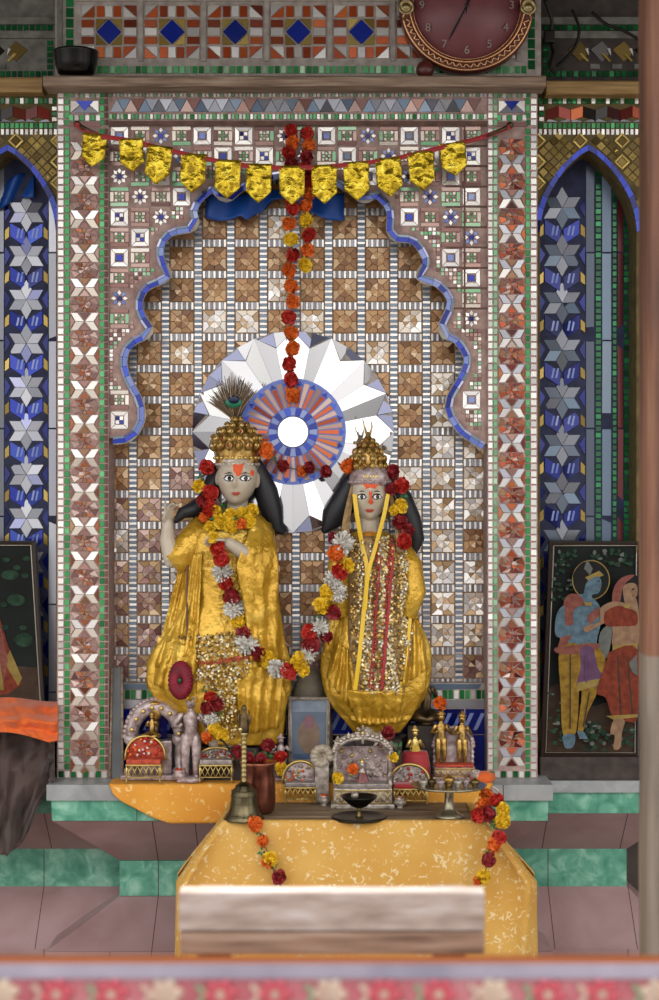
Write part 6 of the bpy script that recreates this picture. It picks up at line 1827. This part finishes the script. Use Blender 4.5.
# footed brass tray
q = base(449, 818, -.37, TZ + .001); u = S(-.37)
root = thing('footed_tray', 'pale brass tray on a flared foot at the right of the low table', 'tray', q)
SB = nmat('silvery_brass', [(.3, '7E7660'), (.7, 'A8A08A')], 14, .25, .85)
mb = MB(); mb.lathe([(.001, 0), (15 * u, 0), (15 * u, 2 * u), (9 * u, 5 * u), (6 * u, 9 * u), (4.6 * u, 16 * u), (4.4 * u, 26 * u), (6 * u, 29 * u)], q, SB, 28); mb.build('foot', root)
mb = MB(); mb.lathe([(.001, 28.5 * u), (24 * u, 29 * u), (36 * u, 30.4 * u), (38 * u, 32.6 * u), (36.4 * u, 32.6 * u), (24 * u, 30.6 * u), (.001, 30 * u)], q, SB, 40); mb.build('dish', root)
for k in range(7):
    m = [SILV, BRONZE, SILVP, GOLD, SILV, SILVP, BRASS][k]; r = (6.4 if k == 3 else 4.6) * u
    c = q + Vector(((k - 3) * 8.6 * u, .012 * (k % 2) - .004, 30.3 * u + .04 * u * abs(k - 3) ** 2))
    mb = MB(); mb.lathe([(.001, 0), (.6 * r, 0), (.5 * r, .25 * r), (.95 * r, .7 * r), (r, 1.2 * r), (.85 * r, 1.45 * r), (.5 * r, 1.6 * r), (.2 * r, 1.9 * r), (.001, 1.95 * r)], c, m, 18)
    tag(mb.build('lidded_cup'), 'largest lidded cup, brass coloured, at the middle of the footed brass tray' if k == 3 else 'tiny lidded metal cup in the row on the footed brass tray', 'cup', 'cups on the footed tray')
# orange cloth bundle at the right end of the slab
mb = MB(); q = W(483, 778, -.09)
rs = [[Vector((q.x + r * (1 + .12 * math.sin(5 * a)) * math.cos(a), -.085 + r * .7 * math.sin(a), SZ + .003 + h)) for a in [2 * PI * k / 30 for k in range(30)]] for r, h in ((.03, 0), (.036, .008), (.034, .022), (.02, .03), (.002, .032))]
mb.rings(rs, ORC); tag(mb.build('orange_pouch'), 'small orange cloth pouch at the right end of the altar slab', 'pouch')
mb = MB(); P = [W(x, y, -.33) for x, y in ((492, 787), (499, 792), (500, 808), (496, 816))]
mb.tube(catmull([tuple(p) for p in P], 5), .003, SILV, 7); P = None
tag(mb.build('wire_loop'), 'thin pale wire loop beside the marigolds at the right table corner', 'wire')

# ================================================================== foreground
# plank bench
q = W(331, 955, -2.0)
root = thing('plank_bench', 'pale weathered bench of two thick boards in front of the tablecloth', 'bench', (q.x, -1.9, 0))
a = W(178.5, 931.5, -2.0); b = W(485, 891.5, -2.0)
WG2 = nmat('brown_plank_wood', [(.3, '6E5242'), (.5, '9A7A66'), (.7, 'B09684')], 6, .7, stretch=(.8, 4, 9), detail=8, bstr=.4)
mb = MB(); mb.box(a.x, b.x, -2.0, -1.955, a.z, b.z, WOODG, .005); mb.build('upper_board', root)
c = W(178.5, 955, -2.0); mb = MB(); mb.box(a.x + .002, b.x, -1.997, -1.955, c.z, a.z - .002, WG2, .005); mb.build('lower_board', root)
for x in (a.x + .03, b.x - .09):
    mb = MB(); mb.box(x, x + .06, -1.955, -1.90, 0, b.z - .01, WOOD, .004); mb.build('leg', root)
# tall post at right
mb = MB(); a = W(639, 0, -1.4); rs = []
for i in range(60):
    z = 3.16 * i / 59; j = lambda s: .004 * noise.noise(Vector((z * 4, s, 1)))
    x0 = a.x + j(1); x1 = a.x + .11 + j(2)
    rs.append([Vector((x0 + .008, -1.5 + j(3), z)), Vector((x1 - .008, -1.5 + j(4), z)), Vector((x1, -1.492, z)), Vector((x1, -1.4, z)), Vector((x0, -1.4, z)), Vector((x0, -1.492, z))])
mb.rings(rs, WOODP, smooth=False)
WPG = nmat('greyed_post_wood', [(.25, '54483E'), (.5, '766A5E'), (.75, '8E8276')], 3, .7, stretch=(10, 10, .8), detail=8, bstr=.4)
k_ = mb.mi(WPG)
for i_, f_ in enumerate(mb.f):
    if all(mb.v[q].z < 1.1 for q in f_): mb.m[i_] = k_
tag(mb.build('wooden_post'), 'tall rough brown wooden post along the right edge', 'post')
# painted railing across the bottom
q = W(330, 955, -2.8)
root = thing('painted_railing', 'low red and lavender painted railing with carved flowers across the bottom foreground', 'railing', (0, -2.76, 0))
zt = EYE - 455 * S(-2.775); u = S(-2.8)
mb = MB(); mb.box(-1.2, 1.2, -2.805, -2.775, zt - 2.2 * u, zt, mat('orange_paint', 'B4622E', .5), .002); mb.build('top_edge', root)
mb = MB(); mb.box(-1.2, 1.2, -2.806, -2.776, zt - 18 * u, zt - 2.2 * u, nmat('lavender_paint', [(.3, '7E7888'), (.7, '9E96A4')], 9, .6), .002); mb.build('moulding', root)
PK = nmat('rose_paint', [(.3, '8E4048'), (.5, 'A65A62'), (.7, 'B47C80')], 7, .6)
mb = MB(); mb.box(-1.2, 1.2, -2.80, -2.778, 0, zt - 18 * u, PK, .002); mb.build('panel', root)
CR = nmat('cream_paint', [(.3, 'A8887C'), (.7, 'C4B09C')], 20, .6); GP = mat('sage_paint', '7E9070', .6); RP = mat('red_paint', 'B44A56', .55)
mb = MB()
for row in range(4):
    for k in range(-16, 17):
        x = k * .072 + (.036 if row % 2 else 0); z = zt - (34 + row * 40) * u; c = Vector((x, -2.801, z))
        for p in range(6):
            t = p * PI / 3 + k; mb.ell(c + Vector((.014 * math.cos(t), 0, .014 * math.sin(t))), (.011, .006, .008), RP if (k + row) % 3 else CR, 8, Matrix.Rotation(-t, 3, 'Y'))
        mb.ell(c, (.007, .009, .007), CR, 8)
        mb.tube(catmull([c + Vector((.02, 0, -.012)), c + Vector((.036, 0, -.02)), c + Vector((.05, 0, .0)), c + Vector((.04, 0, .012))], 4), .004, GP if k % 2 else CR, 6)
mb.build('carved_flowers', root)

# ================================================================== camera and light
cam = bpy.data.cameras.new('camera'); co = bpy.data.objects.new('camera', cam); C.objects.link(co)
co.location = (0, -D0, EYE); co.rotation_euler = (PI / 2, 0, 0)
cam.sensor_fit = 'VERTICAL'; cam.sensor_height = 24; cam.sensor_width = 24; cam.lens = 24 * FPX / 1000
cam.dof.use_dof = True; cam.dof.focus_distance = D0 - .03; cam.dof.aperture_fstop = 1.7
bpy.context.scene.camera = co
for lx in (-.6, .1):     # unseen fill spots, added to bounce light up off the floor
    ld = bpy.data.lights.new('bounce_fill_spot', 'SPOT'); ld.energy = 200; ld.spot_size = math.radians(52); ld.spot_blend = .9; ld.shadow_soft_size = .15; ld.color = (1, .96, .9)
    lo = bpy.data.objects.new('bounce_fill_spot', ld); C.objects.link(lo); lo.location = (lx, -1.6, 3.0); lo.rotation_euler = (-.02, 0, 0)
w = bpy.data.worlds.new('daylight'); bpy.context.scene.world = w; w.use_nodes = True
nt = w.node_tree; nt.nodes.clear()
tc = nt.nodes.new('ShaderNodeTexCoord'); out = nt.nodes.new('ShaderNodeOutputWorld'); bg = nt.nodes.new('ShaderNodeBackground')
def lobe(d, c0, c1):
    d = Vector(d).normalized()
    dp = nt.nodes.new('ShaderNodeVectorMath'); dp.operation = 'DOT_PRODUCT'; dp.inputs[1].default_value = d
    nrm = nt.nodes.new('ShaderNodeVectorMath'); nrm.operation = 'NORMALIZE'; nt.links.new(tc.outputs['Generated'], nrm.inputs[0]); nt.links.new(nrm.outputs[0], dp.inputs[0])
    mr = nt.nodes.new('ShaderNodeMapRange'); mr.interpolation_type = 'SMOOTHSTEP'
    mr.inputs['From Min'].default_value = math.cos(math.radians(c0)); mr.inputs['From Max'].default_value = math.cos(math.radians(c1))
    nt.links.new(dp.outputs['Value'], mr.inputs['Value']); return mr.outputs['Result']
def vadd(a, b):
    n = nt.nodes.new('ShaderNodeVectorMath'); n.operation = 'ADD'; nt.links.new(a, n.inputs[0]); nt.links.new(b, n.inputs[1]); return n.outputs[0]
def vscale(col, f):
    n = nt.nodes.new('ShaderNodeVectorMath'); n.operation = 'SCALE'; n.inputs[0].default_value = col; nt.links.new(f, n.inputs['Scale']); return n.outputs[0]
base_c = nt.nodes.new('ShaderNodeCombineXYZ'); 
for i_, v_ in enumerate(WORLD_BASE): base_c.inputs[i_].default_value = v_
tot = base_c.outputs[0]
for (d, c0, c1, col) in LOBES: tot = vadd(tot, vscale(col, lobe(d, c0, c1)))
nt.links.new(tot, bg.inputs['Color']); bg.inputs['Strength'].default_value = 1.0
nt.links.new(bg.outputs[0], out.inputs['Surface'])
sc = bpy.context.scene
sc.view_settings.view_transform = 'Standard'; sc.view_settings.look = 'None'; sc.view_settings.gamma = 1; sc.view_settings.use_curve_mapping = False
sc.view_settings.exposure = EXPOSURE
sc.cycles.max_bounces = 6; sc.cycles.caustics_reflective = False; sc.cycles.caustics_refractive = False
